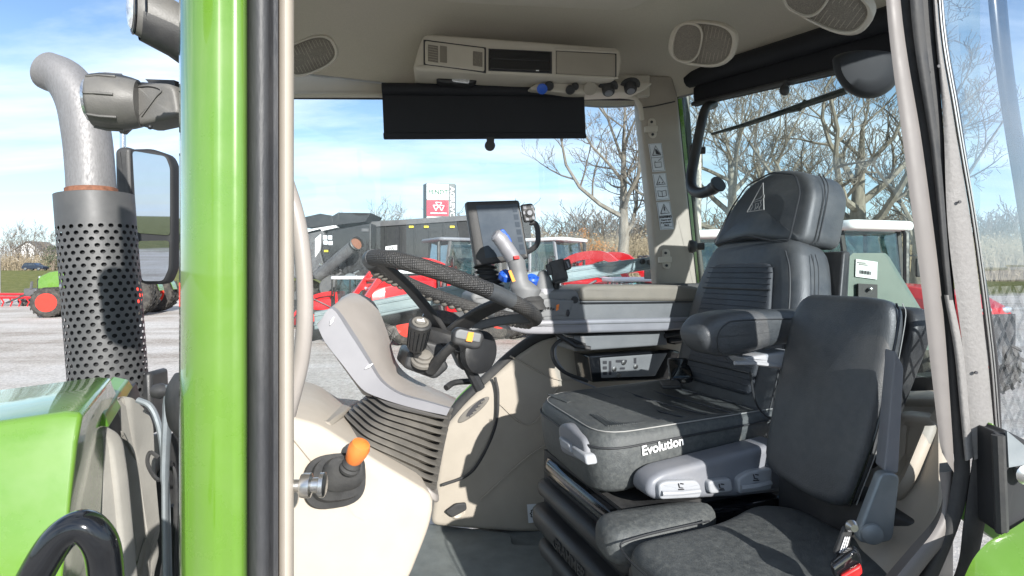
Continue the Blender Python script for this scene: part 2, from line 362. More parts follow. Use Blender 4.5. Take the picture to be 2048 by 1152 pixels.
# ------------------------------------------------------------------ bare trees
def tree_mbs(seed, height, tr, lean=0, rmin=.015, nl=8, lv=3, tw=5, spread=1.0, low=.28):
    R = random.Random(seed); trunk = MB(); crown = MB()
    def grow(p, d, L, r, level, mb, sides):
        n = 6 if level == 0 else (5 if level == 1 else (4 if level == 2 else 3)); path = [p]; rs = [r]; dirs = []
        q = p.copy(); dd = d.normalized()
        for k in range(n):
            wob = .10 if level == 0 else (.38 if level < 3 else .5)
            dd = (dd+V((R.uniform(-1,1), R.uniform(-1,1), R.uniform(-.6,1)*.9))*wob+V((0,0,.05 if level else .1))).normalized()
            q = q+dd*L/n; path.append(q.copy()); rs.append(max(rmin, r*(1-(.90 if level == 0 else .74)*(k+1)/n))); dirs.append(dd.copy())
        mb.tube(path, rs, sides, caps=False)
        return path, rs, dirs
    p0 = V((0,0,-.2)); path, rs, dirs = grow(p0, V((lean,0,1)), height*.62, tr, 0, trunk, 9)
    rs0 = rs
    def sub(path, rs, dirs, L, level):
        if level > lv: return
        cnt = nl if level == 1 else (tw if level == 2 else tw)
        m = len(path)-1
        for k in range(cnt):
            t = (low if level == 1 else .2)+(1-(low if level == 1 else .2))*(k+R.random()*.8)/cnt; t = min(t, .999)
            i = int(t*m); f = t*m-i; p = path[i].lerp(path[i+1], f); rr = rs[i]+(rs[i+1]-rs[i])*f
            ax = dirs[min(i, m-1)]; a = R.uniform(0, 6.283) if level > 1 else k*2.4+R.uniform(-.5,.5)
            o = ax.orthogonal().normalized(); o2 = ax.cross(o); side = o*math.cos(a)+o2*math.sin(a)
            mixv = R.uniform(.55, 1.1)*spread
            d = (ax*(.75 if level > 1 else .45)+side*mixv+V((0,0,.18))).normalized()
            LL = L*R.uniform(.55, 1.0)*(1.15-.5*t if level == 1 else .9)
            pp, r2, dn = grow(p, d, LL, min(rr*.6, tr*(.34, .15, .07, .035)[level-1]), level, trunk if level == 1 else crown, 6 if level == 1 else (4 if level == 2 else 3))
            sub(pp, r2, dn, LL*.56, level+1)
    sub(path, rs, dirs, height*.52*spread, 1)
    return trunk, crown
def tree(seed, height, tr, x, y, label, group, rz=0, **k):
    t = thing('bare_tree', (x, y, gz(x, y)), label, 'tree', group, rz)
    ROOT[t.name] = V((0,0,0)); a, b = tree_mbs(seed, height, tr, **k)
    a.build('trunk', 'bark', t); b.build('crown', 'twig', t); return t
def at(px, D): return (px-1024)/F*D
G1 = 'old bare oaks around the yard'
oak1 = tree(5, 23, .52, at(1242, 38), 38, 'tall bare oak seen through the side window left of the warning labels', G1, nl=11, low=.34, tw=6, lv=4)
oak2 = tree(11, 19, .62, at(1470, 36), 36, 'bare oak behind the rear window nearest the black grab handle', G1, nl=11, lv=4, tw=6, low=.3)
oak3 = tree(7, 21, .62, at(1548, 44), 44, 'bare oak straight above the driver seat headrest', G1, nl=11, tw=6, lv=4, low=.34)
oak4 = tree(21, 17, .75, at(1722, 30), 30, 'thick bare oak with crooked low limbs beyond the rear wiper cover', G1, nl=11, lv=4, low=.22, tw=6, spread=1.2)
oak5 = tree(31, 18, .6, at(1838, 38), 38, 'bare oak half hidden behind the grey trim of the rear door post', G1, nl=11, tw=6, lv=4, low=.25)
def tcopy(src, x, y, rz, s, label, group):
    c = copy_tree(src); c.location = (x, y, gz(x, y)); c.rotation_euler = (0,0,rz); c.scale = (s,s,s); tag(c, label, 'tree', group); return c
small = tree(41, 13, .22, at(765, 75), 75, 'small bare tree rising behind the black trailer left of the dealer sign', 'bare trees along the far edge', nl=12, tw=7, low=.2, rmin=.02)
tcopy(small, at(700, 84), 84, 2, .85, 'low bare tree left of the one behind the black trailer', 'bare trees along the far edge')
for k, (px, D, s, lb) in enumerate([(20, 128, .95, 'bare tree at the left edge above the road'), (52, 134, 1.1, 'bare tree left of the white house'), (100, 128, .9, 'bare tree just left of the perforated exhaust guard'),
                                   (350, 130, .9, 'distant bare tree between the mirror and the green pillar')]):
    tcopy(small, at(px, D), D, k*1.3, s, lb, 'bare trees along the far edge')
tcopy(oak3, at(1610, 62), 62, 1.9, 1.0, 'slender bare oak far behind the headrest right side', G1)
tcopy(oak2, -14, -26, 1.0, .8, 'bare oak behind the camera, seen in the mirror', G1)
tcopy(oak3, 16, -32, 2.2, .8, 'bare oak behind the camera reflected in the quarter glass', G1)
tcopy(oak5, 34, -38, .4, .9, 'bare oak far behind the camera on the right', G1)

# ------------------------------------------------------------------ woodland and brush: one mass nobody could count
def mass(name, seed, n, place, hmin, hmax, m, label, kinds=5, tw=4):
    R = random.Random(seed); kinds_ = []
    for k in range(kinds):
        a, b = tree_mbs(seed*7+k, 10, .12, nl=9, lv=2, tw=tw, low=.1, spread=.8, rmin=.028)
        vs = np.array([tuple(p) for p in a.v+b.v]); fs = [f for f in a.f]+[tuple(i+len(a.v) for i in f) for f in b.f]
        kinds_.append((vs, np.array([f for f in fs if len(f) == 4])))
    AV = []; AF = []; o = 0
    for i in range(n):
        vs, fs = kinds_[i % kinds]; x, y = place(R); s = R.uniform(hmin, hmax)/10; a = R.uniform(0, 6.28); c, sn = math.cos(a), math.sin(a)
        q = np.stack([(vs[:,0]*c-vs[:,1]*sn)*s*1.1+x, (vs[:,0]*sn+vs[:,1]*c)*s*1.1+y, vs[:,2]*s+gz(x, y)], 1)
        AV.append(q); AF.append(fs+o); o += len(q)
    AV = np.concatenate(AV); AF = np.concatenate(AF)
    me = bpy.data.meshes.new(name); me.from_pydata(AV.tolist(), [], AF.tolist()); me.materials.append(M[m])
    ob = bpy.data.objects.new(name, me); col.objects.link(ob); tag(ob, label, 'woods', kind='stuff'); return ob
def pr(p0, p1, d0, d1):
    def f(R): D = R.uniform(d0, d1); return at(R.uniform(p0, p1), D), D
    return f
mass('woodland', 2, 420, pr(900, 2300, 84, 108), 9, 16, 'twig', 'grey brown bare woodland along the far side of the yard')
mass('roadside_trees', 5, 110, pr(-150, 420, 128, 150), 6, 11, 'bark_dark', 'bare roadside trees at the left beyond the road')
mass('woodland_behind', 6, 90, lambda R: (R.uniform(-90, 140), R.uniform(-120, -80)), 7, 12, 'bark_dark', 'bare woodland behind the camera across the field')
def thicket(name, seed, n, place, hgt, m, label, leaf=None):
    R = random.Random(seed); vs = []; fs = []; nl = 0
    for i in range(n):
        x, y = place(R); z = gz(x, y); h = R.uniform(*hgt); lx, ly = R.uniform(-.5,.5)*h, R.uniform(-.3,.3)*h; w = R.uniform(.02, .05); o = len(vs)
        vs += [(x-w,y,z),(x+w,y,z),(x+lx*.4+w*.7,y+ly*.4,z+h*.55),(x+lx*.4-w*.7,y+ly*.4,z+h*.55),(x+lx,y+ly,z+h)]
        fs += [(o,o+1,o+2,o+3),(o+3,o+2,o+4)]
        if leaf and R.random() < leaf:
            for _ in range(5):
                t = R.uniform(.25, 1); c = V((x+lx*t+R.uniform(-.3,.3), y+ly*t, z+h*t+R.uniform(-.3,.3))); o = len(vs); a = V((R.uniform(-1,1),R.uniform(-1,1),R.uniform(-1,1)))*.11; b = a.orthogonal().normalized()*.10
                vs += [tuple(c-a-b), tuple(c+a-b), tuple(c+a+b), tuple(c-a+b)]; fs.append((o,o+1,o+2,o+3))
    me = bpy.data.meshes.new(name); me.from_pydata(vs, [], fs); me.materials.append(M[m]); ob = bpy.data.objects.new(name, me); col.objects.link(ob); tag(ob, label, 'brush', kind='stuff')
thicket('brush', 3, 30000, pr(1000, 2100, 74, 92), (1.2, 7), 'brush', 'tan dry brush at the foot of the woodland', .25)
thicket('roadside_brush', 4, 5000, pr(-100, 420, 123, 132), (1, 4.5), 'brush', 'brown scrub beside the road at the left', .3)
def shrub(px, D, w, h, n, seed, m, label):
    R = random.Random(seed); x0, y0 = at(px, D), D; t = thing('leafy_shrub', (x0, y0, gz(x0, y0)), label, 'shrub', 'shrubs keeping brown leaves'); ROOT[t.name] = V()
    lf = MB(); st = MB()
    for i in range(14): a = R.uniform(0, 6.28); q = R.uniform(.2, .9); st.tube([V((0,0,-.1)), V((math.cos(a)*w*q*.5, math.sin(a)*w*q*.4, h*.5)), V((math.cos(a)*w*q, math.sin(a)*w*q*.7, h*R.uniform(.7,1)))], [.06,.04,.015], 4)
    for i in range(n):
        a = R.uniform(0, 6.28); rr = w*math.sqrt(R.random())*R.uniform(.6,1.1); z = h*R.uniform(.15, 1)*(1-.35*(rr/w)**2); c = V((math.cos(a)*rr, math.sin(a)*rr*.7, z))
        if (math.sin(c.x*3.1+seed)+math.sin(c.z*2.7+1)+math.sin(c.y*3)) < -.5: continue
        u_ = V((R.uniform(-1,1),R.uniform(-1,1),R.uniform(-1,1))).normalized(); v_ = u_.orthogonal().normalized(); lf.add([c-u_*.13, c+v_*.08, c+u_*.13, c-v_*.08], [(0,1,2,3)])
    st.build('stems', 'bark_dark', t); lf.build('foliage', m, t, smooth=False)
shrub(1165, 70, 3.2, 7.2, 1800, 1, 'dry_leaf', 'orange brown leafy shrub left of the tall oak trunk')
shrub(1205, 74, 3, 5.5, 1200, 2, 'dry_leaf', 'smaller orange shrub against the trunk of the tall oak')
shrub(1425, 66, 3.4, 6.2, 1600, 5, 'dry_leaf', 'orange leafy shrub beside the white utility pole')
shrub(105, 118, 2.6, 5.4, 1500, 8, 'evergreen', 'dark evergreen shrub by the road next to the exhaust guard')

# ------------------------------------------------------------------ poles, house, car, sign
def pole(px, D, r, h, label):
    x = at(px, D); p = MB().tube([V((x, D, gz(x, D)-.3)), V((x+.05, D, gz(x, D)+h))], [r, r*.8], 14)
    tag(p.build('utility_pole', 'wood_pole'), label, 'pole')
pole(1396, 34, .20, 12, 'pale wooden utility pole behind the black grab handle')
pole(-8, 40, .26, 3.6, 'white post at the left edge of the yard')
x = at(76, 148); hs = thing('white_house', (x, 148, gz(x, 148)), 'white gabled house among bare trees left of the exhaust', 'house'); ROOT[hs.name] = V()
w = MB(); w.bx(-4, 4, -3, 3, 0, 5.2); w.prism([(-4,-3,5.2),(4,-3,5.2),(0,-3,7.6)], (0,6,0)); w.build('wall', 'house_white', hs)
rf = MB()
for s in (-1, 1): rf.prism([(s*4.5,-3.4,4.95),(0,-3.4,7.75),(0,-3.4,7.95),(s*4.5,-3.4,5.15)], (0,6.8,0))
rf.build('roof', 'roof_shingle', hs)
for xx in (-2.4, 0, 2.4):
    for zz in (1.0, 3.3): wd = MB().bx(xx-.5, xx+.5, -3.06, -2.99, zz, zz+1.3).build('window', 'screen', hs)
x = at(71, 116.5); cr = thing('parked_car', (x, 116.5, 2.71), 'dark blue estate car passing on the road at the left', 'car'); ROOT[cr.name] = V()
b = MB(); prof = [(-2.2,.35),(-2.25,.75),(-2.1,1.0),(-1.7,1.5),(-1.3,1.65),(.3,1.62),(1.05,1.08),(2.1,.92),(2.3,.65),(2.25,.35)]
b.prism([(px_, -.9, z) for px_, z in prof], (0, 1.8, 0)); b.build('body', 'car_blue', cr, bevel=.08)
for x0, x1 in ((-1.75,-.85),(-.75,.1),(.18,.75)): MB().prism([(x0,-.92,1.02),(x1,-.92,1.02),(min(x1, .55)-.02,-.92,1.48),(max(x0,-1.5),-.92,1.5)], (0,.01,0)).build('window', 'screen', cr)
for wx in (-1.4, 1.4):
    for wy in (-.92, .74): wh = MB().lathe([(.34,0),(.36,.04),(.36,.16),(.34,.2)], (wx, wy, .36), (0,1,0), 20).build('wheel', 'tyre', cr); MB().lathe([(.2,0),(.22,.02)], (wx, wy-.022, .36), (0,1,0), 14).build('rim', 'steel', wh)

D = 62; x0, x1 = at(857, D), at(896, D); sg = thing('dealer_sign', (at(876, D), D, gz(0, D)), 'tall grey dealer sign with white and red panels above the trailer', 'sign')
zt = lambda py: H+(HOR-py)/F*D
sb = MB(); sb.prism([V((at(843,D), D+1.1, 0)), V((at(853,D), D, 0)), V((at(909,D), D+.5, 0)), V((at(909,D), D+1.6, 0))], (0,0,zt(366))); sb.build('pylon', 'sign_grey', sg, bevel=.03)
def face(px, py, e=0): # a point on the front of the sign
    f = (px-853)/56; return V((at(853,D)+(at(909,D)-at(853,D))*f, D+.5*f-.03-e, zt(py)))
for nm, y0, y1, m in (('panel', 367.5, 398.5, 'sign_white'), ('panel', 400.5, 431.5, 'sign_red'), ('panel', 433.5, 465, 'sign_white')):
    pn = MB().prism([face(853.6,y1), face(896,y1), face(896,y0), face(853.6,y0)], (0,.1,0)).build(nm, m, sg)
    if y0 < 370:
        text('FENDT', face(856.5, 388, .03), face(60,0)-face(0,0), UP, .72, 'letter_green', 'lettering', pn, bold=.02, depth=.01, sx=1.0)
    elif y0 < 410:
        lg = MB()
        def tri(cx, cy, w_, h_):
            P_ = [face(cx-w_, cy, .03), face(cx+w_, cy, .03), face(cx, cy+h_, .03)]
            for i in range(3): lg.tube([P_[i], P_[(i+1) % 3]], .055, 6)
        tri(877, 404.5, 6, 10); tri(871.5, 410.5, 5.5, 10.5); tri(882.5, 410.5, 5.5, 10.5)
        lg.build('emblem', 'white_print', pn); MB().prism([face(861,427,.02), face(893,427,.02), face(893,425,.02), face(861,425,.02)], (0,.01,0)).build('lettering', 'white_print', pn)
text('AGREVO', face(899.5, 372, .03), (0,0,-1), face(60,0)-face(0,0), .72, 'white_print', 'lettering', sg, bold=.015, depth=.01, sx=1.28)

# ------------------------------------------------------------------ farm machines (local: x forwards, z up)
def wheel(t, x, y, r, w, lug=True, rim='rim_red', side=1):
    y0 = y-w/2; wm = MB().lathe([(r*.60,.0),(r*.80,-.02),(r*.93,.02),(r*.965,w*.18),(r*.965,w*.82),(r*.93,w-.02),(r*.8,w+.02),(r*.6,w)], (x, y0, r), (0,1,0), 36)
    if lug:
        for k in range(20):
            for s in (0, 1):
                a = (k+.5*s)/20*6.283; a2 = a+.22; p = lambda an, rr, yy: V((x+math.cos(an)*rr, y0+yy, r+math.sin(an)*rr))
                ya, yb = (0, w*.52) if s == 0 else (w, w*.48)
                wm.loft([[p(a-.05, r*.95, ya), p(a+.05, r*.95, ya), p(a+.05, r, ya), p(a-.05, r, ya)], [p(a2-.05, r*.96, yb), p(a2+.05, r*.96, yb), p(a2+.05, r*1.0, yb), p(a2-.05, r*1.0, yb)]])
    wo_ = wm.build('wheel', 'tyre', t, angle=30)
    rm = MB().lathe([(r*.61,.0),(r*.61,.03),(r*.5,.05),(r*.42,w*.3),(r*.2,w*.3),(r*.16,w*.12),(r*.05,w*.1)], (x, y0-.01, r), (0,1,0), 28)
    rm.lathe([(r*.61,0),(r*.61,.03),(r*.5,.05),(r*.42,w*.3),(r*.2,w*.3),(r*.16,w*.12),(r*.05,w*.1)], (x, y0+w+.01, r), (0,-1,0), 28)
    rm.build('rim', rim, wo_, angle=30)
def farm_tractor(name, x, y, rz, label, group=None, paint='red_paint', roof='white_paint', rim='rim_red', loader=True, sc_=1.0, cabh=3.0, duals=False, grey='machine_grey', frame='machine_black', rh=.18, lift=0):
    t = thing(name, (x, y, 0), label, 'tractor', group, rz); ROOT[t.name] = V(); t.scale = (sc_,)*3
    MB().bx(-.6, 2.6, -.34, .34, .62, 1.15).build('chassis', grey, t, bevel=.03)
    MB().loft([[V((xx,yy,zz)) for yy, zz in ((-hw,1.05),(-hw,zt_-.16),(-hw*.72,zt_),(hw*.72,zt_),(hw,zt_-.16),(hw,1.05))] for xx, hw, zt_ in ((.75,.44,1.86),(1.6,.43,1.82),(2.4,.40,1.68),(2.75,.34,1.5))]).build('hood', paint, t, bevel=.02)
    MB().bx(2.70, 2.79, -.3, .3, .95, 1.42).build('grille', 'machine_black', t)
    for s in (-1, 1): MB().ell((2.74, s*.2, 1.48), (.03,0,0), (0,.1,0), (0,0,.05)).build('headlight', 'lens_clear', t)
    fr = MB(); cw = .78; P0 = [(-.95, cw), (.55, cw), (.75, cw*.8)]
    for s in (-1, 1):
        fr.tube([V((.82,s*.6,1.2)), V((.62,s*.66,cabh-.2))], .05, 6); fr.tube([V((-.15,s*cw,.9)), V((-.15,s*.74,cabh-.2))], .045, 6); fr.tube([V((-1.0,s*.74,1.3)), V((-.95,s*.70,cabh-.2))], .05, 6)
        fr.tube([V((.82,s*.6,1.2)), V((-.15,s*cw,.95)), V((-1.0,s*.74,1.35))], .05, 6)
    fr.tube([V((-1.0,-.74,1.4)), V((-1.0,.74,1.4))], .05, 6); fr.tube([V((.82,-.6,1.3)), V((.82,.6,1.3))], .05, 6); fr.build('cab_frame', frame, t)
    for s in (-1, 1):
        MB().prism([(.80,s*.6,1.25),(-.12,s*.77,1.05),(-.13,s*.735,cabh-.22),(.62,s*.655,cabh-.22)], (0,.008,0)).build('window', 'glass_cab', t)
        MB().prism([(-.18,s*.77,1.05),(-.98,s*.735,1.42),(-.94,s*.70,cabh-.22),(-.17,s*.735,cabh-.22)], (0,.008,0)).build('window', 'glass_cab', t)
    MB().prism([(.83,-.58,1.35),(.83,.58,1.35),(.63,.64,cabh-.22),(.63,-.64,cabh-.22)], (.008,0,0)).build('windscreen', 'glass_cab', t)
    MB().prism([(-1.0,-.7,1.42),(-1.0,.7,1.42),(-.95,.68,cabh-.22),(-.95,-.68,cabh-.22)], (.008,0,0)).build('rear_window', 'glass_cab', t)
    MB().slab(rnd([(.95,-.74,cabh-.2),(.95,.74,cabh-.2),(-1.15,.80,cabh-.2),(-1.15,-.80,cabh-.2)], .2), (0,0,rh), .07, 3, .03).build('roof', roof, t)
    st = MB(); st.slab(rnd([(-.65,-.28,1.15),(-.15,-.28,1.15),(-.15,.28,1.15),(-.65,.28,1.15)], .08), (0,0,.16), .05); st.slab(rnd([(-.72,-.26,1.3),(-.72,.26,1.3),(-.85,.24,2.0),(-.85,-.24,2.0)], .1), (.14,0,0), .05); st.build('seat', 'machine_black', t)
    sw = MB(); sw.tube([V((.32+.07*math.cos(a),.2*math.sin(a),1.72+.19*math.cos(a))) for a in (6.283*k/20 for k in range(21))], .018, 6); sw.tube([V((.32,0,1.72)), V((.6,0,1.3))], .03, 6); sw.build('steering_wheel', 'machine_black', t)
    for s in (-1, 1):
        arc = [(-.75+.86*math.cos(a), .8+.86*math.sin(a)) for a in (math.radians(q) for q in range(20, 171, 15))]
        MB().loft([[V((a_, s*.55, b_)), V((a_, s*1.05, b_)), V((a_, s*1.05, b_+.05)), V((a_, s*.55, b_+.05))] for a_, b_ in arc]).build('fender', paint, t)
        wheel(t, -.75, s*.86, .80, .46, rim=rim); wheel(t, 1.95, s*.78, .56, .36, rim=rim)
        if duals: wheel(t, -.75, s*1.45, .80, .46, rim=rim); wheel(t, 1.95, s*1.28, .56, .36, rim=rim)
        MB().tube([V((.66,s*.66,2.35)), V((.75,s*1.05,2.35)), V((.75,s*1.05,2.2))], .015, 5).build('mirror_arm', 'machine_black', t)
        MB().bx(.71,.76,s*1.05-.09,s*1.05+.09,1.95,2.3).build('mirror', 'machine_black', t, bevel=.02)
    ex = MB().tube([V((.9,.52,1.2)), V((.9,.52,2.75)), V((.82,.52,2.85))], .05, 8); ex.build('exhaust_pipe', 'machine_black', t)
    if loader:
        for s in (-1, 1):
            path = [V((.5,s*.56,1.95)), V((1.3,s*.56,1.98+lift*.5)), V((2.3,s*.56,1.6+lift)), V((3.0,s*.56,.75+lift)), V((3.15,s*.56,.5+lift))]
            MB().loft([[p+V((0,-.06,-.11)), p+V((0,.06,-.11)), p+V((0,.06,.11)), p+V((0,-.06,.11))] for p in spl(path, 4)]).build('loader_arm', paint, t)
            MB().bx(.38,.7,s*.56-.09,s*.56+.09,.8,2.1).build('loader_post', paint, t, bevel=.02)
            MB().tube([V((.7,s*.56,1.1)), V((1.9,s*.56,1.7))], .035, 6).build('cylinder', 'steel', t)
        MB().loft([[V((3.1,yy,.75+lift)), V((3.05,yy,.2+lift)), V((3.2,yy,.1+lift)), V((3.75,yy,.12+lift)), V((3.2,yy,.2+lift)), V((3.16,yy,.75+lift))] for yy in (-1.0, 1.0)]).build('bucket', paint, t)
        MB().tube([V((2.6,-.56,1.25+lift)), V((2.6,.56,1.25+lift))], .05, 6).build('cross_tube', paint, t)
    return t
GR = 'red tractors parked in rows behind the cab'
rad = math.radians
farm_tractor('loader_tractor', at(916, 19), 19.5, rad(212), 'red loader tractor with grey cab behind the monitor left edge', GR, frame='machine_grey', sc_=1.2, roof='grey_light', rh=.10, lift=.45)
farm_tractor('loader_tractor', at(1100, 19), 19.5, rad(-38), 'red loader tractor with white roof right of the monitor', GR, sc_=1.2, frame='grey_light', rh=.10, lift=.7)
farm_tractor('loader_tractor', at(1255, 17), 17, rad(190), 'low red tractor with loader arms below the grey window bar', GR, sc_=.72, loader=True)
farm_tractor('cab_tractor', at(1432, 12.6), 13.5, rad(-115), 'red tractor with white cab roof just left of the driver seat backrest', GR, sc_=1.1, loader=False, frame='machine_black')
farm_tractor('cab_tractor', at(1718, 11.6), 12.2, rad(-75), 'red tractor with white cab roof behind the triangular metal plate', GR, sc_=1.13, loader=False)
farm_tractor('cab_tractor', at(700, 23), 23, rad(185), 'red loader tractor low in front of the combine under the steering wheel rim', GR, sc_=.72, loader=True)
farm_tractor('green_tractor', at(235, 30), 30.5, rad(195), 'green tractor with red dual wheels beyond the exhaust guard', None, paint='green_paint', roof='white_paint', rim='rim_red', loader=False, sc_=1.38, duals=True)
farm_tractor('loader_tractor', at(1190, 27), 27, rad(-150), 'distant red loader tractor left of the compact tractor with roll bar', GR, sc_=1.1, lift=.5, frame='machine_black')
farm_tractor('loader_tractor', at(800, 23), 23.4, rad(200), 'red loader tractor in front of the black trailer above the steering wheel', GR, sc_=.8, lift=.4, frame='machine_black')
# compact tractor with a roll bar
t = thing('compact_tractor', (at(1262, 24), 24, 0), 'compact red tractor with arched grey roll bar near the oak trunk', 'tractor', GR, rad(200)); ROOT[t.name] = V()
MB().bx(-.2,1.9,-.26,.26,.6,1.35).build('hood', 'red_paint', t, bevel=.08); MB().slab(rnd([(-.9,-.3,1.1),(-.4,-.3,1.1),(-.4,.3,1.1),(-.9,.3,1.1)],.1),(0,0,.18),.06).build('seat','machine_black',t)
for s in (-1, 1):
    wheel(t, -.7, s*.65, .62, .36, rim='white_paint'); wheel(t, 1.5, s*.55, .4, .26, rim='white_paint')
MB().tube(spl([V((-1.1,-.55,.8)), V((-1.1,-.55,2.6)), V((-1.1,-.4,2.95)), V((-1.1,.4,2.95)), V((-1.1,.55,2.6)), V((-1.1,.55,.8))], 5), .045, 8).build('roll_bar', 'machine_grey', t)
MB().tube(spl([V((-1.2,-.45,1.6)), V((-.7,-.45,2.9)), V((-.6,0,2.98)), V((-.7,.45,2.9)), V((-1.2,.45,1.6))], 5), .04, 8).build('roll_bar_brace', 'machine_grey', t)

# trailer
D = 26; TX = at(745, D)
t = thing('grain_trailer', (TX+3.6, D, 0), 'long matte black grain trailer between the combine and the monitor', 'trailer')
L = lambda px, py, dd=D: PD(px, py, dd)
q0, q1 = L(742, 446), L(1062, 424); b0, b1 = L(745, 575), L(1062, 575); dp = V((-.2, 2.6, 0))
MB().prism([b0, b1, q1, q0], dp).build('box_body', 'machine_black', t, bevel=.04)
MB().prism([q0+V((-.08,-.08,-.2)), q1+V((.08,-.08,-.2)), q1+V((.08,-.08,.05)), q0+V((-.08,-.08,.05))], V((0,.1,0))).build('top_rail', 'machine_grey', t)
for k in range(1, 11):
    f = k/11; a = b0.lerp(b1, f); bq = q0.lerp(q1, f); MB().prism([a+V((-.03,-.05,0)), a+V((.03,-.05,0)), bq+V((.03,-.05,-.2)), bq+V((-.03,-.05,-.2))], V((0,.06,0))).build('rib', 'machine_black', t)
for px in (818, 848, 900): MB().prism([L(px,455.5,D-.08), L(px+9,455.5,D-.08), L(px+9,451.5,D-.08), L(px,451.5,D-.08)], V((0,.02,0))).build('reflector', 'yellow', t)
MB().prism([L(771,500,D-.09), L(794,500,D-.09), L(794,490,D-.09), L(771,493,D-.09)], V((0,.02,0))).build('name_plate', 'white_print', t); text('1500', L(772,499,D-.12), (1,0,0), UP, .20, 'label_ink', 'lettering', t)
hp = MB()
hp.prism([b0+V((.6,.2,0)), b1+V((-.6,.2,0)), b1+V((-1.6,.6,-.8)), b0+V((1.6,.6,-.8))], V((0,1.8,0))); hp.build('hopper', 'machine_black', t)
for px in (820, 960): wheel_o = None
def world_wheel(t, c, r, w, rim='machine_grey'):
    m = MB().lathe([(r*.55,0),(r*.9,-.02),(r,.05),(r,w-.05),(r*.9,w+.02),(r*.55,w)], c, (0,1,0), 30).build('wheel', 'tyre', t); MB().lathe([(r*.55,0),(r*.5,.05),(r*.2,.12),(.05,.1)], V(c)-V((0,.01,0)), (0,1,0), 24).build('rim', rim, m)
for px in (830, 925): world_wheel(t, V((at(px,D), D+.1, .85)), .85, .6)
MB().tube([V((TX-.5,D+.9,.9)), V((TX+2,D+.9,1.1)), V((TX+7,D+.9,1.1))], .12, 8).build('drawbar', 'machine_grey', t)

# combine harvester
D = 25
t = thing('combine_harvester', (at(670, D), D+1.5, 0), 'black combine harvester with open unloading auger left of the trailer', 'combine')
C = lambda px, py, dd=D: PD(px, py, dd)
MB().prism([C(640,500), C(655,462), C(742,446), C(742,560), C(720,585), C(660,570)], V((0,2.8,0))).build('rear_hood', 'machine_black', t, bevel=.05)
MB().prism([C(560,555), C(560,475), C(642,455), C(650,470), C(640,500), C(655,560)], V((0,2.9,0))+V((0,.1,0))).build('side_panel', 'machine_grey', t, bevel=.05)
MB().prism([C(560,468), C(672,450), C(674,455), C(560,480)], V((0,.4,0))).build('tank_rim', 'white_paint', t)
MB().prism([C(630,478,D-.1), C(641,468,D-.1), C(640,500,D-.1), C(630,515,D-.1)], V((0,.2,0))).build('side_shield', 'white_paint', t)
for q in ([(595,437),(640,427),(664,431),(668,452),(611,455)], [(664,432),(678,424),(676,450),(668,453)], [(678,425),(742,426),(730,444),(674,450)]):
    MB().prism([C(*p) for p in q], V((0,2.2,0))).build('tank_extension', 'machine_black', t, bevel=.02)
au = MB().tube([C(636,552,D-.4), C(712,488,D-1.2)], .26, 20, caps=False); au = au.build('unloading_auger', 'machine_grey', t)
ax = (C(712,488,D-1.2)-C(636,552,D-.4)).normalized()
MB().lathe([(.29,-.05),(.33,.0),(.33,.10),(.28,.12),(.26,.05)], C(712,488,D-1.2), ax+V((.3,-.8,0)), 24, caps=False).build('auger_spout', 'machine_black', t); MB().lathe([(.26,.0),(.02,.02)], C(712,488,D-1.2), ax+V((.3,-.8,0)), 24).build('auger_mouth', 'rust', t)
rr = random.Random(4)
for k in range(26):
    px, py = rr.uniform(632, 735), rr.uniform(540, 600); MB().tube([C(px,py,D-.3), C(px+rr.uniform(-30,30), py+rr.uniform(-18,14), D-.3)], rr.uniform(.02,.06), 6).build('linkage', rr.choice(['machine_black','machine_grey','steel','machine_black']), t)
MB().lathe([(.5,0),(.55,.05),(.55,.2),(.5,.25)], C(662,575,D-.5), (0,1,0), 20).build('pulley', 'machine_grey', t); MB().lathe([(.3,0),(.33,.05),(.3,.25)], C(700,560,D-.5), (0,1,0), 20).build('pulley', 'steel', t)
MB().prism([C(690,590,D-.3), C(745,580,D-.3), C(740,530,D-.3), C(700,545,D-.3)], V((0,.6,0))).build('chopper_housing', 'machine_black', t, bevel=.05)
for k, (px, py) in enumerate([(646,471),(656,471),(647,481),(657,482)]): MB().prism([C(px,py+8,D-.05), C(px+8,py+8,D-.05), C(px+8,py,D-.05), C(px,py,D-.05)], V((0,.03,0))).build('decal', 'label_white', t)
MB().prism([C(648,504,D-.05), C(656,504,D-.05), C(656,500,D-.05), C(648,500,D-.05)], V((0,.03,0))).build('reflector', 'yellow', t)
MB().prism([C(723,463,D-.05), C(737,463,D-.05), C(737,457,D-.05), C(723,457,D-.05)], V((0,.03,0))).build('plate', 'machine_grey', t)
for px, r_ in ((600, 1.0), (705, .62)): world_wheel(t, V((at(px,D), D+.3, r_)), r_, .6)
MB().prism([C(560,602,D-2), C(700,592,D-2), C(700,608,D-2), C(560,622,D-2)], V((0,.5,0))).build('straw_deck', 'machine_black', t, bevel=.03)

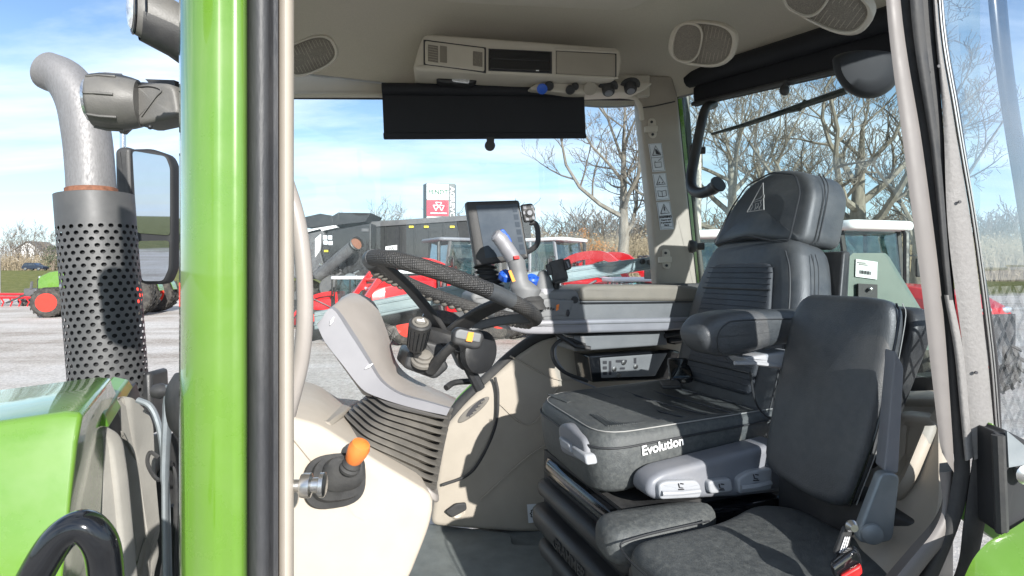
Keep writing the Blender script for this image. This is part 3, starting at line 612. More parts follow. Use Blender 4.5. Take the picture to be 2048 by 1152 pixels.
# red tillage tool and grey hitch by the road at the left
D = 37; t = thing('tillage_tool', (at(40, D), D, 0), 'low red tillage implement lying on the gravel left of the exhaust', 'implement')
for z, dy in ((.62,0), (.8,.9), (.55,1.7)): MB().tube([V((at(-60,D),D+dy,z)), V((at(92,D),D+dy,z))], .09, 6).build('beam', 'red_paint', t)
for k in range(9):
    x = at(-50+17*k, D); MB().tube([V((x,D,.62)), V((x+.12,D+.1,.3)), V((x-.05,D+.15,.02))], .05, 5).build('tine', 'red_paint', t)
    MB().tube([V((x,D,.62)), V((x,D+1.7,.6))], .05, 5).build('cross_member', 'red_paint', t)
world_wheel(t, V((at(30,D),D+.6,.4)), .4, .25)
D = 33; t = thing('ballast_weight', (at(60, D), D, 0), 'grey ballast block with hitch in front of the green tractor', 'weight')
MB().prism([PD(46,592,D), PD(72,594,D), PD(72,578,D), PD(47,577,D)], (0,1.0,0)).build('block', 'machine_grey', t, bevel=.05); MB().tube([PD(62,578,D), PD(64,563,D)], .07, 6).build('mast', 'machine_grey', t); MB().tube([PD(50,590,D), PD(12,606,D-.5)], .05, 6).build('drawbar', 'machine_black', t)

# ------------------------------------------------------------------ the tractor whose cab we look into
TR = thing('tractor', (.2, 1.4, 0), 'bright green tractor whose open cab with beige lining fills the picture', 'tractor')
# near front pillar: green post, rubber seal, cream edge
pil = MB(); base = .64
pl = [PD(358,0,.70), PD(362,0,.672), PD(374,0,.653), PD(395,0,.643), PD(425,0,.640), PD(438,0,.641), PD(448,0,.644), PD(462,0,.642), PD(480,0,.646), PD(490,0,.654), PD(495,0,.668), PD(495,0,.74), PD(400,0,.78)]
pil.loft([[V((p.x, p.y, H+w)) for p in pl] for w in (.74, .3, 0, -.3, -1.15)]); PIL = pil.build('front_pillar', 'green_paint', TR, angle=60)
sl = [PD(494,0,.680), PD(500,0,.668), PD(512,0,.662), PD(524,0,.663), PD(534,0,.668), PD(540,0,.676), PD(547,0,.672), PD(556,0,.676), PD(558,0,.70), PD(540,0,.73), PD(500,0,.73)]
MB().loft([[V((p.x, p.y, H+w)) for p in sl] for w in (.74, .2, -.3, -1.15)]).build('door_seal', 'seal_rubber', PIL, angle=60)
ce = [PD(556,0,.702), PD(560,0,.684), PD(570,0,.680), PD(578,0,.684), PD(587,0,.705), PD(588,0,.78), PD(560,0,.78)]
MB().loft([[V((p.x, p.y, H+w)) for p in ce] for w in (.74, .2, -.3, -1.15)]).build('pillar_lining', 'beige_light', PIL, angle=50)
# door striker pin
sp_ = MB(); a = PD(578,972,.71); sp_.lathe([(.008,0),(.008,.012),(.0145,.014),(.0155,.017),(.0155,.026),(.0095,.028),(.0095,.036),(.0155,.038),(.0155,.043),(.012,.045)], PD(580,972,.71), V((1,.10,0)), 24); sp_.build('striker_pin', 'steel', PIL)
# inside grab bar
MB().tube(spl([PD(560,330,.85), PD(592,430,.85), PD(606,520,.85), PD(610,620,.85), PD(602,720,.85), PD(575,830,.85)], 6), .0125, 14).build('grab_bar', 'grey_dash', TR)

# bonnet
hd = MB(); tw_ = Frame(20)
def hsec(u, dw=0, s=1.0):
    return [T20.T(u, 1.62, -.80), T20.T(u, 1.60, -.40+dw), T20.T(u, 1.46, -.30+dw), T20.T(u, 1.17, -.186+dw), T20.T(u, .955, -.199+dw), T20.T(u, .935, -.235+dw), T20.T(u, .915, -.44), T20.T(u, .87, -.60), T20.T(u, .85, -.95)]
e1 = T20.pv(165, 822, .955); u1 = e1.dot(T20.u)
hend = hsec(u1); tgt = {2: hend[2]+T20.u*-.1, 3: T20.pv(224, 753, 1.17), 4: e1, 5: T20.pv(172, 850, .93)}
off = [0, -.34, (tgt[2]-hend[2]).dot(T20.u), (tgt[3]-hend[3]).dot(T20.u), 0, 0, -.01, 0, 0]; off[0] = off[1] = off[2]
hd.loft([[p+T20.u*o_ for p, o_ in zip(hsec(u, dw), off)] for u, dw in ((u1-1.9,-.20),(u1-1.2,-.10),(u1-.5,-.035),(u1-.15,-.012),(u1-.02,0),(u1,-.004))])
HD = hd.build('hood', 'green_paint', TR, bevel=.006, seg=3, angle=25)
# green cowl lip behind the bonnet's top edge and the grey cladding behind it
MB().prism([PD(166,820,.905), PD(224,752,1.13), PD(236,770,1.14), PD(178,852,.91)], V((.012,.03,-.012))).build('cowl_lip', 'green_trim', HD, bevel=.004)
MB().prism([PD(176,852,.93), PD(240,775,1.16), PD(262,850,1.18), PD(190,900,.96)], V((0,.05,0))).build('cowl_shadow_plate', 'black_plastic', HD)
cd = group_part('side_cladding', TR)
def panel(pts, D0, D1, m, nm, th=.03, r=.012): # outline in pixels, depth rising with x
    xs_ = [p[0] for p in pts]; a, b = min(xs_), max(xs_); P = [PD(p[0], p[1], D0+(D1-D0)*(p[0]-a)/(b-a)) for p in pts]
    return MB().slab(rnd(P, r*2, 3), V((.004, th, -.002)), r*.6, 3).build(nm, m, cd)
panel([(172,852),(210,872),(221,890),(232,960),(250,1152),(262,1250),(170,1250),(158,1060),(168,930)], .90, .97, 'cladding_grey', 'panel')
panel([(212,800),(228,795),(262,826),(276,850),(281,960),(292,1080),(270,1128),(256,1130),(232,950),(218,880),(205,860)], 1.0, 1.12, 'cladding_grey', 'panel')
panel([(268,1120),(290,1060),(300,1120),(290,1152),(285,1200),(262,1200)], 1.08, 1.12, 'cladding_grey', 'panel')
panel([(276,876),(300,870),(316,885),(318,930),(322,1250),(290,1250),(285,1000),(280,940)], 1.2, 1.26, 'cladding_grey', 'panel')
MB().prism([PD(245,905,1.16), PD(345,905,1.3), PD(350,1250,1.3), PD(245,1250,1.16)], V((0,.2,0))).build('cab_mount', 'black_rubber', TR, bevel=.02)
MB().prism([PD(286,1000,1.2), PD(318,930,1.22), PD(326,1250,1.22), PD(290,1250,1.2)], V((0,.06,0))).build('engine_side_plate', 'black_rubber', TR, bevel=.01)
# black tube of the left mirror bow / step rail at the bottom left corner
MB().tube(spl([PD(20,1260,.50), PD(72,1150,.50), PD(118,1078,.505), PD(165,1052,.51), PD(200,1085,.515), PD(212,1150,.52), PD(215,1270,.52)], 7), .0145, 18).build('rail_bow', 'black_gloss', TR)
# wiper: joint, arm and blade by the windscreen edge
wp = group_part('front_wiper', TR)
MB().tube(spl([PD(342,770,1.0), PD(336,812,1.0), PD(333,860,1.0), PD(330,930,1.0), PD(330,1000,1.0), PD(332,1250,1.0)], 4), [.011]*5+[.010]*5+[.009]*5+[.007]*6, 8, sq=.7).build('arm', 'bracket_steel', wp)
MB().tube(spl([PD(275,800,1.02), PD(300,812,1.02), PD(316,845,1.02), PD(326,900,1.02), PD(334,1000,1.02), PD(340,1250,1.02)], 4), .0055, 8).build('blade', 'bracket_steel', wp)
MB().lathe([(.006,0),(.012,.004),(.0145,.016),(.012,.022),(.012,.05)], PD(304,783,1.0), V((1,0,.05)), 18).build('pivot', 'black_plastic', wp)
MB().slab(rnd([PD(330,770,.99), PD(347,768,.99), PD(349,815,.99), PD(338,845,.99), PD(330,815,.99)], .006, 3), V((0,.016,0)), .004).build('pivot_head', 'bracket_steel', wp)
MB().lathe([(.045,0),(.055,.01),(.055,.03),(.04,.04)], PD(395,805,.95), V((-.6,-.6,0)), 24).build('pivot_motor', 'black_rubber', wp)
MB().tube(spl([PD(318,915,1.05), PD(300,905,1.05), PD(296,930,1.05), PD(318,960,1.06), PD(345,935,1.06), PD(352,1000,1.06), PD(346,1200,1.06)], 5), .004, 6).build('hose', 'black_rubber', TR)
MB().tube(spl([PD(352,1010,1.08), PD(350,1100,1.08), PD(352,1250,1.08)], 4), .012, 8).build('hose', 'black_rubber', TR)

# exhaust: perforated guard, pipe, collar
exh = group_part('exhaust', TR)
D = 1.80; bt = PD(226,860,D); tp = PD(190,391,D); axv = (tp-bt); LH = axv.length; axn = axv.normalized(); R0 = 66/F*D
xx = axn.cross(V((0,1,0))).normalized(); yy = xx.cross(axn)
def cyl(a, h, r=R0): return bt+axn*h+(xx*math.cos(a)+yy*math.sin(a))*r
gd = MB(); nA = 26; ca = 2*math.pi/nA; rh_ = .0205; hole = .0074
h0 = .055; nR = int((LH*.875-h0)/rh_)
for j in range(nR):
    for i in range(nA):
        a0 = (i+.5*(j % 2))*ca; hc = h0+(j+.5)*rh_
        out_ = [(a0+dxx*ca/2, hc+dyy*rh_/2) for dxx, dyy in ((1,0),(1,1),(0,1),(-1,1),(-1,0),(-1,-1),(0,-1),(1,-1))]
        inn = [(a0+hole/R0*math.cos(k*math.pi/4), hc+hole*.92*math.sin(k*math.pi/4)) for k in range(8)]
        gd.add([cyl(*p) for p in out_]+[cyl(*p) for p in inn], [(k, (k+1) % 8, 8+(k+1) % 8, 8+k) for k in range(8)])
hTop = h0+nR*rh_
gd.loft([[cyl(k*ca/2, h) for k in range(nA*2)] for h in (hTop, LH)], (False, False)); gd.loft([[cyl(k*ca/2, h) for k in range(nA*2)] for h in (-.05, h0)], (False, False))
gd.loft([[cyl(k*ca/2, LH, R0) for k in range(nA*2)], [cyl(k*ca/2, LH-.004, R0*.96) for k in range(nA*2)], [cyl(k*ca/2, LH-.01, R0*.62) for k in range(nA*2)]], (False, False))
GDO = gd.build('perforated_guard', 'muffler_grey', exh, angle=60)
MB().lathe([(R0*.86,-.05),(R0*.86,LH-.02)], bt, axn, 28).build('silencer', 'cover_matte', exh)
MB().tube([cyl(k*ca/2, LH-.012, R0*.7) for k in range(nA*2+1)], .012, 6).build('guard_rim', 'black_rubber', exh)
pc = spl([PD(184,400,D), PD(181,340,D), PD(174,270,D), PD(160,205,D), PD(133,160,D), PD(96,142,D)], 8); pr_ = 41/F*D
MB().tube(pc, [pr_*1.0]*18+[pr_*(1-.0035*k) for k in range(len(pc)-18)], 32, caps=False, sq=1.0).build('tail_pipe', 'galvanised', exh)
pc = pc[:-1]
MB().tube(pc, [pr_*.90]*len(pc), 24, caps=True).build('pipe_bore', 'rubber_bellows', exh)
MB().lathe([(pr_*1.0,0),(pr_*1.07,.002),(pr_*1.07,.016),(pr_*1.0,.018)], PD(184,388,D), axn, 32, caps=False).build('collar', 'rust', exh)
MB().lathe([(.006,0),(.008,.003),(.003,.006)], cyl(math.radians(-60), LH*.62, R0+.001), (cyl(math.radians(-60),0,R0)-bt), 10).build('bolt', 'steel', exh)
MB().prism([PD(285,745,D), PD(300,745,D), PD(305,870,D), PD(260,875,D)], V((0,.1,0))).build('guard_foot', 'black_plastic', exh, bevel=.02)
MB().ell(PD(262,850,1.78), (.075,0,0), (0,.09,0), (0,0,.05)).build('air_duct', 'black_rubber', TR)

# far side mirror
mr = group_part('side_mirror', TR); D = 2.35
n_ = V((.16,-.985,-.05)).normalized(); rx = V((-n_.y, n_.x, 0)).normalized(); mo = PD(300, 430, D)
def mp(px, py):      # on the mirror's own plane
    d = ray(px, py); o = V((0,0,H)); return o+d*((mo-o).dot(n_)/d.dot(n_))
hs_ = [mp(x_, y_) for x_, y_ in ((257,297),(300,296),(336,308),(346,332),(347,440),(344,540),(331,569),(287,570),(268,560),(258,440))]
MB().slab(rnd(hs_, .02, 3), -n_*.085, .02, 4).build('housing', 'cover_matte', mr)
MB().slab(rnd([mp(x_, y_) for x_, y_ in ((228,300),(240,292),(262,294),(268,420),(258,440),(230,420))], .02, 3), -n_*.10, .02, 3).build('housing_back', 'black_plastic', mr)
for q in (((266,302),(332,313),(341,336),(341,471),(275,466)), ((276,482),(340,481),(338,538),(327,562),(285,562))):
    MB().prism(rnd([mp(*p)+n_*.002 for p in q], .015, 3), n_*.003).build('mirror_glass', 'mirror_glass', mr)
MB().tube([PD(246,300,2.4), PD(246,262,2.4)], .012, 10).build('stem', 'chrome', mr)
MB().tube([PD(246,262,2.4), PD(300,210,2.3), PD(360,205,2.2)], .02, 8).build('bracket', 'black_plastic', mr)
# near side mirror, just out of the frame on the left; its shade falls on the exhaust guard
nm = group_part('side_mirror', TR); c0 = PD(264,610,1.72)+SUN*1.55
MB().slab(rnd([c0+V((-.09,0,.14)), c0+V((.09,0,.14)), c0+V((.09,.02,-.10)), c0+V((-.07,.02,-.12))], .06, 4), V((0,-.06,0)), .02, 3).build('housing', 'black_plastic', nm)
MB().tube([c0+V((0,-.03,.1)), c0+V((-.02,-.03,.34)), c0+V((.2,-.02,.4))], .018, 8).build('bracket', 'black_plastic', nm)

# work lamps
lm = group_part('work_lamp', TR); D = 1.30
c = PD(255,206,D); ex = V((1,.35,.02)).normalized(); k_ = 1/F*D
MB().lathe([(38*k_,-62*k_),(50*k_,-58*k_),(54*k_,-40*k_),(54*k_,-8*k_),(50*k_,10*k_),(46*k_,22*k_)], c, ex, 32).build('housing', 'lamp_grey', lm)
MB().lathe([(34*k_,-68*k_),(40*k_,-66*k_),(40*k_,-60*k_)], c, ex, 28).build('lens', 'lens_clear', lm)
for a in range(8):
    an = a*math.pi/4; o1 = V((0,0,1)); o2 = ex.cross(o1).normalized(); o1 = o2.cross(ex)
    dr = o1*math.cos(an)+o2*math.sin(an); MB().tube([c+dr*51*k_-ex*57*k_, c+dr*55.5*k_-ex*36*k_, c+dr*55.5*k_-ex*8*k_], 2.6*k_, 6).build('rib', 'lamp_grey', lm)
MB().slab(rnd([PD(262,160,D), PD(345,166,D), PD(356,232,D), PD(262,252,D)], .02, 3), V((.02,.07,0)), .012).build('arm_cover', 'lamp_grey', lm)
MB().prism([PD(290,158,D+.04), PD(348,160,D+.04), PD(358,200,D+.04), PD(356,240,D+.04), PD(330,200,D+.04)], V((.01,.03,0))).build('arm_bracket', 'black_plastic', lm)
MB().tube(spl([PD(283,232,D-.003), PD(310,195,D-.003), PD(322,180,D-.003), PD(300,172,D-.003), PD(270,174,D-.003)], 5), .0016, 5).build('moulding', 'lamp_grey', lm)
MB().ell(PD(300,254,D), (.006,0,0), (0,.006,0), (0,0,.006)).build('screw', 'black_plastic', lm)
lm = group_part('work_lamp', TR); D = 1.0; k_ = 1/F*D; c = PD(292,28,D); ex = V((1,.95,-.12)).normalized()
MB().loft([[c+ex*h*k_+V((0,0,dz*k_))+(V((0,0,1))*math.cos(a)*rz_+ex.cross(V((0,0,1)))*math.sin(a)*ry_)*k_ for a in (2*math.pi*q/28 for q in range(28))] for h, rz_, ry_, dz in ((-24,40,24,0),(-20,47,28,0),(0,52,32,0),(40,54,40,-6),(80,58,44,-20),(110,62,44,-30))]).build('housing', 'lamp_grey', lm)
MB().loft([[c+ex*h*k_+(V((0,0,1))*math.cos(a)*rz_+ex.cross(V((0,0,1)))*math.sin(a)*ry_)*k_ for a in (2*math.pi*q/28 for q in range(28))] for h, rz_, ry_ in ((-33,4,3),(-32,20,13),(-30,33,19),(-25,39,24))]).build('lens', 'lens_clear', lm)
for h in (-21, -5):
    MB().tube([c+ex*h*k_+(V((0,0,1))*math.cos(a)*(47 if h < -10 else 52)+ex.cross(V((0,0,1)))*math.sin(a)*(28 if h < -10 else 32))*k_ for a in (2*math.pi*q/28 for q in range(29))], .0022, 5).build('bezel', 'black_gloss', lm)
MB().loft([[c+ex*h*k_+V((0,0,dz*k_))+(V((0,0,1))*math.cos(a)*rz_+ex.cross(V((0,0,1)))*math.sin(a)*ry_)*k_ for a in (math.pi*(.55+.9*q/14) for q in range(15))] for h, rz_, ry_, dz in ((-10,56,33,0),(40,60,42,-8),(80,64,46,-22),(110,68,46,-34))], (False, False), closed=False).build('shade', 'black_plastic', lm)

# ------------------------------------------------------------------ roof, ceiling
RF = MB()
outl = [(-.62,2.0,.70),(.9,2.17,.69),(1.18,2.08,.73),(1.36,1.55,.74),(1.46,1.1,.74),(1.40,.72,.74),(1.15,.56,.74),(.6,.54,.74),(-.20,.54,.74),(-.28,.7,.73),(-.42,1.3,.71)]
T12 = Frame(12)
o3 = [T12.T(u, v, w) for u, v, w in outl]; o3 = rnd(o3, .14, 5); cc = sum(o3, V())/len(o3)
def rsc(s, w): return [V((cc.x+(p.x-cc.x)*s, cc.y+(p.y-cc.y)*s, p.z+(H+w-p.z)*(0 if s > .995 else min(1, (1-s)/.22))) ) for p in o3]
rings = [rsc(1, 0)]+[[V((cc.x+(p.x-cc.x)*s, cc.y+(p.y-cc.y)*s, p.z*(1-f)+(H+.865)*f)) for p in o3] for s, f in ((.99,.10),(.97,.24),(.93,.48),(.88,.72),(.82,.90),(.75,.98),(.66,1.0),(.4,1.0),(.1,1.0))]
CE = RF.loft(rings, (False, True)).build('ceiling', 'ceiling_felt', TR, angle=80)
rings = [[V((cc.x+(p.x-cc.x)*s, cc.y+(p.y-cc.y)*s, H+w)) for p in o3] for s, w in ((1.012,.70),(1.03,.76),(1.0,.90),(.9,.98),(.4,1.02),(.1,1.02))]
rings[0] = [p+V((0,0,-.004)) for p in [V((cc.x+(q.x-cc.x)*1.012, cc.y+(q.y-cc.y)*1.012, q.z)) for q in o3]]
MB().loft(rings, (False, True)).build('roof', 'white_paint', TR, angle=60)
# roof hatch frame
hf = [T12.T(u, v, .862) for u, v in ((-.32,.95),(.62,.95),(.62,1.66),(.45,1.72),(-.28,1.66))]
hf = [PD(690,-420,.98), PD(1500,-420,.98), PD(1345,-40,1.62), PD(1262,8,1.78), PD(880,-8,1.72), PD(830,-60,1.6)]
hf = [V((p.x,p.y,H+.866)) for p in hf]
MB().slab(rnd(hf, .06, 4), V((0,0,-.022)), .008).build('roof_hatch', 'ceiling_plastic', CE)
# overhead panel
PV_ = 1.86
def op(px, py, e=0): return T8.pv(px, py, PV_-e)
OP = group_part('overhead_panel', TR)
MB().slab(rnd([op(826,135), op(838,90), op(848,66), op(1000,77), op(1240,95), op(1244,120), op(1238,158), op(1040,150), op(835,140)], [.02,.01,.03,.01,.03,.01,.03,.01,.02], 4), T8.v*.22+V((0,0,.0)), .012).build('housing', 'ceiling_plastic', OP)
# the glovebox door with two vents
def rect(x0,y0,x1,y1,dy, e): return [op(x0,y0,e), op(x1,y0+dy,e), op(x1,y1+dy,e), op(x0,y1,e)]
MB().prism(rect(847,79,972,129,16,.002), T8.v*.01).build('recess', 'label_ink', OP)
dr_ = MB().slab(rnd(rect(850,81,969,127,15,.008), .006, 2), T8.v*.008, .003).build('flap', 'ceiling_plastic', OP)
MB().prism(rect(856,89,876,122,3,.0095), T8.v*.002).build('grille', 'grille_mesh', dr_); MB().prism(rect(946,102,965,131,2.5,.0095), T8.v*.002).build('grille', 'grille_mesh', dr_)
MB().prism(rect(880,91,894,124,2,.0095), T8.v*.002).build('tab', 'taupe_pad', dr_)
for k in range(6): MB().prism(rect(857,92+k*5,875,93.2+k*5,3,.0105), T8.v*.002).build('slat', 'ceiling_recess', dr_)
MB().prism(rect(977,97,1104,141,6,.002), T8.v*.01).build('recess', 'label_ink', OP)
MB().slab(rnd(rect(979,99,1101,138,5,.006), .004, 2), T8.v*.006, .002).build('radio', 'black_gloss', OP); MB().prism(rect(982,116,1098,118,5,.0075), T8.v*.002).build('radio_trim', 'black_plastic', OP)
MB().prism(rect(1072,140,1078,142,0,.0075), T8.v*.001).build('indicator', 'white_print', OP)
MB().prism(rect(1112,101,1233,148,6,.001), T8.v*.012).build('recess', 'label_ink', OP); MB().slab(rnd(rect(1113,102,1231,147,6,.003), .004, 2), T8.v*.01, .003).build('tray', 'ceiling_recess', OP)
for e_ in (((1110,99),(1236,105)), ((1110,150),(1236,156))):
    MB().tube([op(e_[0][0],e_[0][1],.004), op(e_[1][0],e_[1][1],.004)], .004, 6).build('tray_rim', 'ceiling_plastic', OP)
# interior lamp and the switch strip under it
def uo(px, py, e=0): return T8.pv(px, py, 1.93-e)
IL = MB().slab(rnd([uo(870,158), uo(888,151), uo(946,155), uo(956,160), uo(940,168), uo(885,165)], .01, 3), T8.v*.05, .006).build('interior_lamp', 'black_plastic', OP)
MB().slab(rnd([uo(903,156,.004), uo(940,158,.004), uo(938,167,.004), uo(905,163,.004)], .006, 3), T8.v*.01, .003).build('lens', 'lens_clear', IL)
SWP = MB().slab(rnd([uo(1055,178), uo(1078,164), uo(1290,163), uo(1308,166), uo(1285,184), uo(1150,188)], .02, 3), T8.v*.14+V((0,0,.02)), .006).build('switch_strip', 'ceiling_plastic', OP)
for px, py, m, r_ in ((1084,176,'blue_plastic',10), (1098,170,'black_plastic',9), (1140,178,'black_plastic',9), (1150,171,'black_plastic',7), (1180,175,'ceiling_recess',13)):
    MB().lathe([(r_*.0017,0),(r_*.0019,.012),(r_*.0014,.016)], uo(px,py,.004), V((0,-.8,-.6)), 18).build('switch', m, SWP)
for px, py in ((1216,178),(1260,174)):
    kn = MB().lathe([(.030,0),(.036,.004),(.036,.008),(.024,.010),(.022,.030),(.019,.034)], uo(px,py-6,.0), V((0,-.45,-.9)), 20).build('rotary_knob', 'black_plastic', SWP); MB().lathe([(.014,0),(.014,.003)], uo(px,py-6)+V((0,-.45,-.9)).normalized()*.034, V((0,-.45,-.9)), 16).build('knob_face', 'grey_light', kn)
# ceiling lining lower edge over the side window
MB().tube(spl([T8.pv(560,190,2.06), T8.pv(760,190,2.06), T8.pv(1000,190,2.06), T8.pv(1240,192,2.06), T8.pv(1276,206,2.06), T8.pv(1284,240,2.06)], 5), .010, 8).build('window_seal', 'ceiling_plastic', TR)
MB().prism([T8.pv(560,150,2.075), T8.pv(1300,150,2.075), T8.pv(1300,192,2.075), T8.pv(560,190,2.075)], T8.v*.03).build('window_header', 'ceiling_plastic', TR, bevel=.004)
MB().prism([T8.pv(560,186,2.115), T8.pv(1290,192,2.115), T8.pv(1290,200,2.115), T8.pv(560,197,2.115)], T8.v*.01).build('window_header_seal', 'black_rubber', TR)
# ceiling speakers
def speaker(cx, cy, D, hw, hh, rot, split, nrm):
    SP = group_part('speaker', TR); n = V(nrm).normalized(); c = PD(cx, cy, D); x = V((1,0,0)); x = (x-n*x.dot(n)).normalized(); y = n.cross(x)
    ca_, sa_ = math.cos(rot), math.sin(rot); X = x*ca_+y*sa_; Y = y*ca_-x*sa_; k = D/F
    def oval(s, e, ox=0, sx=1): return [c+X*(math.copysign(abs(math.cos(a))**.75, math.cos(a))*hw*s*sx+ox)*k+Y*math.copysign(abs(math.sin(a))**.75, math.sin(a))*hh*s*k+n*e for a in (6.2832*q/40 for q in range(40))]
    MB().loft([oval(1.06,-.03), oval(1.06,.004), oval(1.0,.010), oval(.93,.009), oval(.91,.002)], (True, False)).build('bezel', 'ceiling_plastic', SP, angle=60)
    g_ = MB(); g_.loft([oval(.92,.003), oval(.7,.006), oval(.3,.009), oval(.05,.0095)]); gr_ = g_.build('grille', 'grille_mesh', SP, angle=70)
    for i in range(-7, 8):
        f = i/8; h_ = math.sqrt(max(0, 1-f*f))*.86
        MB().tube([c+X*hw*f*.92*k+Y*hh*yy_*h_*k+n*(.009-.005*abs(f)) for yy_ in (-1,0,1)], .0012, 4).build('grille_rib', 'ceiling_recess', SP)
    if split:
        MB().loft([oval(.92,.002,-hw*.45,.5), oval(.94,.016,-hw*.45,.5), oval(.86,.018,-hw*.45,.5), oval(.82,.013,-hw*.45,.5)], (False, False)).build('tweeter_ring', 'ceiling_plastic', SP, angle=60)
        MB().loft([oval(.84,.013,-hw*.45,.5), oval(.2,.016,-hw*.45,.5)]).build('tweeter_grille', 'grille_mesh', SP)
speaker(1404, 88, 1.66, 62, 40, -.05, True, (-.45,-.75,-.42))
speaker(1652, 6, 1.28, 88, 40, -.25, True, (-.5,-.55,-.6))
speaker(618, 112, 1.60, 56, 30, .35, False, (.30,-.85,-.40))

# ------------------------------------------------------------------ right side: window, pillar, bar
MB().prism([T8.pv(520,150,2.14), T8.pv(1290,170,2.14), T8.pv(1330,590,2.14), T8.pv(1080,700,2.14), T8.pv(880,870,2.14), T8.pv(520,1000,2.14)], T8.v*.005).build('side_window', 'glass_clear', TR, smooth=False)
RP = MB().slab(rnd([T8.pv(1276,150,2.10), T8.pv(1345,150,2.10), T8.pv(1356,190,2.10), T8.pv(1374,370,2.10), T8.pv(1398,600,2.10), T8.pv(1318,600,2.10), T8.pv(1300,400,2.10), T8.pv(1281,230,2.10)], .01, 3), T8.v*.07, .012, 3).build('rear_pillar', 'beige_trim', TR)
MB().tube([T8.pv(1281,216,2.095), T8.pv(1310,212,2.092), T8.pv(1350,203,2.095)], .0025, 5).build('joint_line', 'label_ink', RP)
MB().prism([T8.pv(1352,178,2.16), T8.pv(1362,178,2.16), T8.pv(1402,600,2.16), T8.pv(1396,600,2.16)], T8.v*.03).build('door_frame', 'green_paint', TR)
MB().prism([T8.pv(1350,178,2.155), T8.pv(1354,178,2.155), T8.pv(1398,600,2.155), T8.pv(1394,600,2.155)], T8.v*.02).build('frame_seal', 'black_rubber', TR)
MB().prism([T8.pv(1363,178,2.19), T8.pv(1378,178,2.19), T8.pv(1392,400,2.19), T8.pv(1416,600,2.19), T8.pv(1402,600,2.19)], T8.v*.03).build('window_frame', 'black_plastic', TR, bevel=.004)
for cx, cy in ((1304,256), (1332,518)):
    pk = MB().slab(rnd([T8.pv(cx-8,cy-20,2.095), T8.pv(cx+8,cy-20,2.095), T8.pv(cx+10,cy+20,2.095), T8.pv(cx-6,cy+20,2.095)], .018, 4), T8.v*.006, .002).build('hook_plate', 'ceiling_plastic', RP)
    MB().slab(rnd([T8.pv(cx-14,cy-4,2.085), T8.pv(cx+12,cy-5,2.085), T8.pv(cx+12,cy+7,2.085), T8.pv(cx-14,cy+8,2.085)], .004, 2), T8.v*.012, .002).build('hook', 'ceiling_plastic', pk)
    for dy_ in (-12, 13): MB().lathe([(.0055,0),(.0055,.003)], T8.pv(cx+dy_*.08,cy+dy_,2.091), -T8.v, 12).build('screw', 'label_ink', pk)
# warning labels
def lab(px, py): return T8.pv(px, py, 2.097)
lean_ = (lab(1342,460)-lab(1325,345)).normalized()
for (x0, y0, x1, y1, kinds_) in ((1297,287,1323,343,'AB'), (1305,347,1332,400,'CD'), (1313,404,1340,459,'EF')):
    sk = 8*(y1-y0)/56
    P_ = [lab(x0,y0+1), lab(x1,y0-1), lab(x1+sk,y1-1), lab(x0+sk,y1+1)]; c_ = sum(P_, V())/4
    lb = MB().prism(P_, T8.v*.002).build('warning_label', 'label_white', RP); ux = (P_[1]-P_[0]).normalized(); uy = (P_[0]-P_[3]).normalized(); w_ = (P_[1]-P_[0]).length; h_ = (P_[0]-P_[3]).length; nn = -T8.v*.0014
    q = lambda a, b_: P_[3]+ux*w_*a+uy*h_*b_+nn
    def line(pts, r=.0011, closed=False): MB().tube([q(*p) for p in (pts+[pts[0]] if closed else pts)], r, 4).build('symbol', 'label_ink', lb)
    line([(.05,.03),(.95,.03),(.95,.97),(.05,.97)], .0007, True); line([(.05,.5),(.95,.5)], .0007)
    if kinds_[0] in 'ACE': line([(.18,.58),(.82,.58),(.5,.92)], .0016, True)
    if kinds_ == 'AB':
        MB().prism([q(.45,.62), q(.75,.6), q(.55,.78), q(.42,.8)], nn).build('symbol', 'label_ink', lb); line([(.25,.15),(.75,.15),(.75,.33),(.25,.33)], .0012, True); line([(.3,.33),(.3,.38)]); line([(.55,.38),(.8,.45)], .001)
    if kinds_ == 'CD':
        line([(.35,.63),(.45,.68)], .0018); line([(.58,.63),(.66,.66)], .0018); line([(.2,.15),(.5,.12),(.8,.15),(.8,.36),(.5,.33),(.2,.36)], .0012, True); line([(.5,.12),(.5,.33)])
    if kinds_ == 'EF':
        line([(.5,.68),(.5,.83)], .0024); line([(.5,.62),(.5,.63)], .0024)
        for k, (s, sz) in enumerate((('WARNING:', .0105), ('Cancer and', .0088), ('Reproductive', .0082), ('Harm', .0088))): text(s, q(.5, .42-.095*k), ux, uy, sz, 'label_ink', 'lettering', lb, 'CENTER', bold=.0004)
        line([(.05,.10),(.95,.10)], .0006)
# grey bar across the outside of the side window
def gb(px, py): return T8.pv(px, py, 2.22)
BAR = MB().prism([gb(1308,513), gb(1308,538), gb(1000,585), gb(628,660), gb(628,624), gb(1000,552)], T8.v*.03).build('window_bar', 'bar_grey', TR, bevel=.004)
for a_, b_ in (((1308,518),(628,632)), ((1308,533),(628,650))): MB().tube([gb(*a_)-T8.v*.001, T8.pv((a_[0]+b_[0])/2+14,(a_[1]+b_[1])/2-9,2.219), gb(*b_)-T8.v*.001], .0035, 6).build('bar_rib', 'bar_grey', BAR)
for px, py in ((1284,523), (1299,525)): MB().lathe([(.008,0),(.012,.004),(.012,.010),(.008,.014)], T8.pv(px,py,2.218), -T8.v, 14).build('bolt', 'black_plastic', BAR)
MB().prism([gb(1304,512)-T8.v*.004, gb(1311,511)-T8.v*.004, gb(1311,540)-T8.v*.004, gb(1304,540)-T8.v*.004], T8.v*.03).build('bar_bracket', 'black_plastic', BAR)
MB().tube(spl([PD(600,668,2.6), PD(700,648,2.6), PD(800,630,2.6), PD(880,616,2.6)], 4), .045, 14).build('fender_tube', 'machine_black', TR)
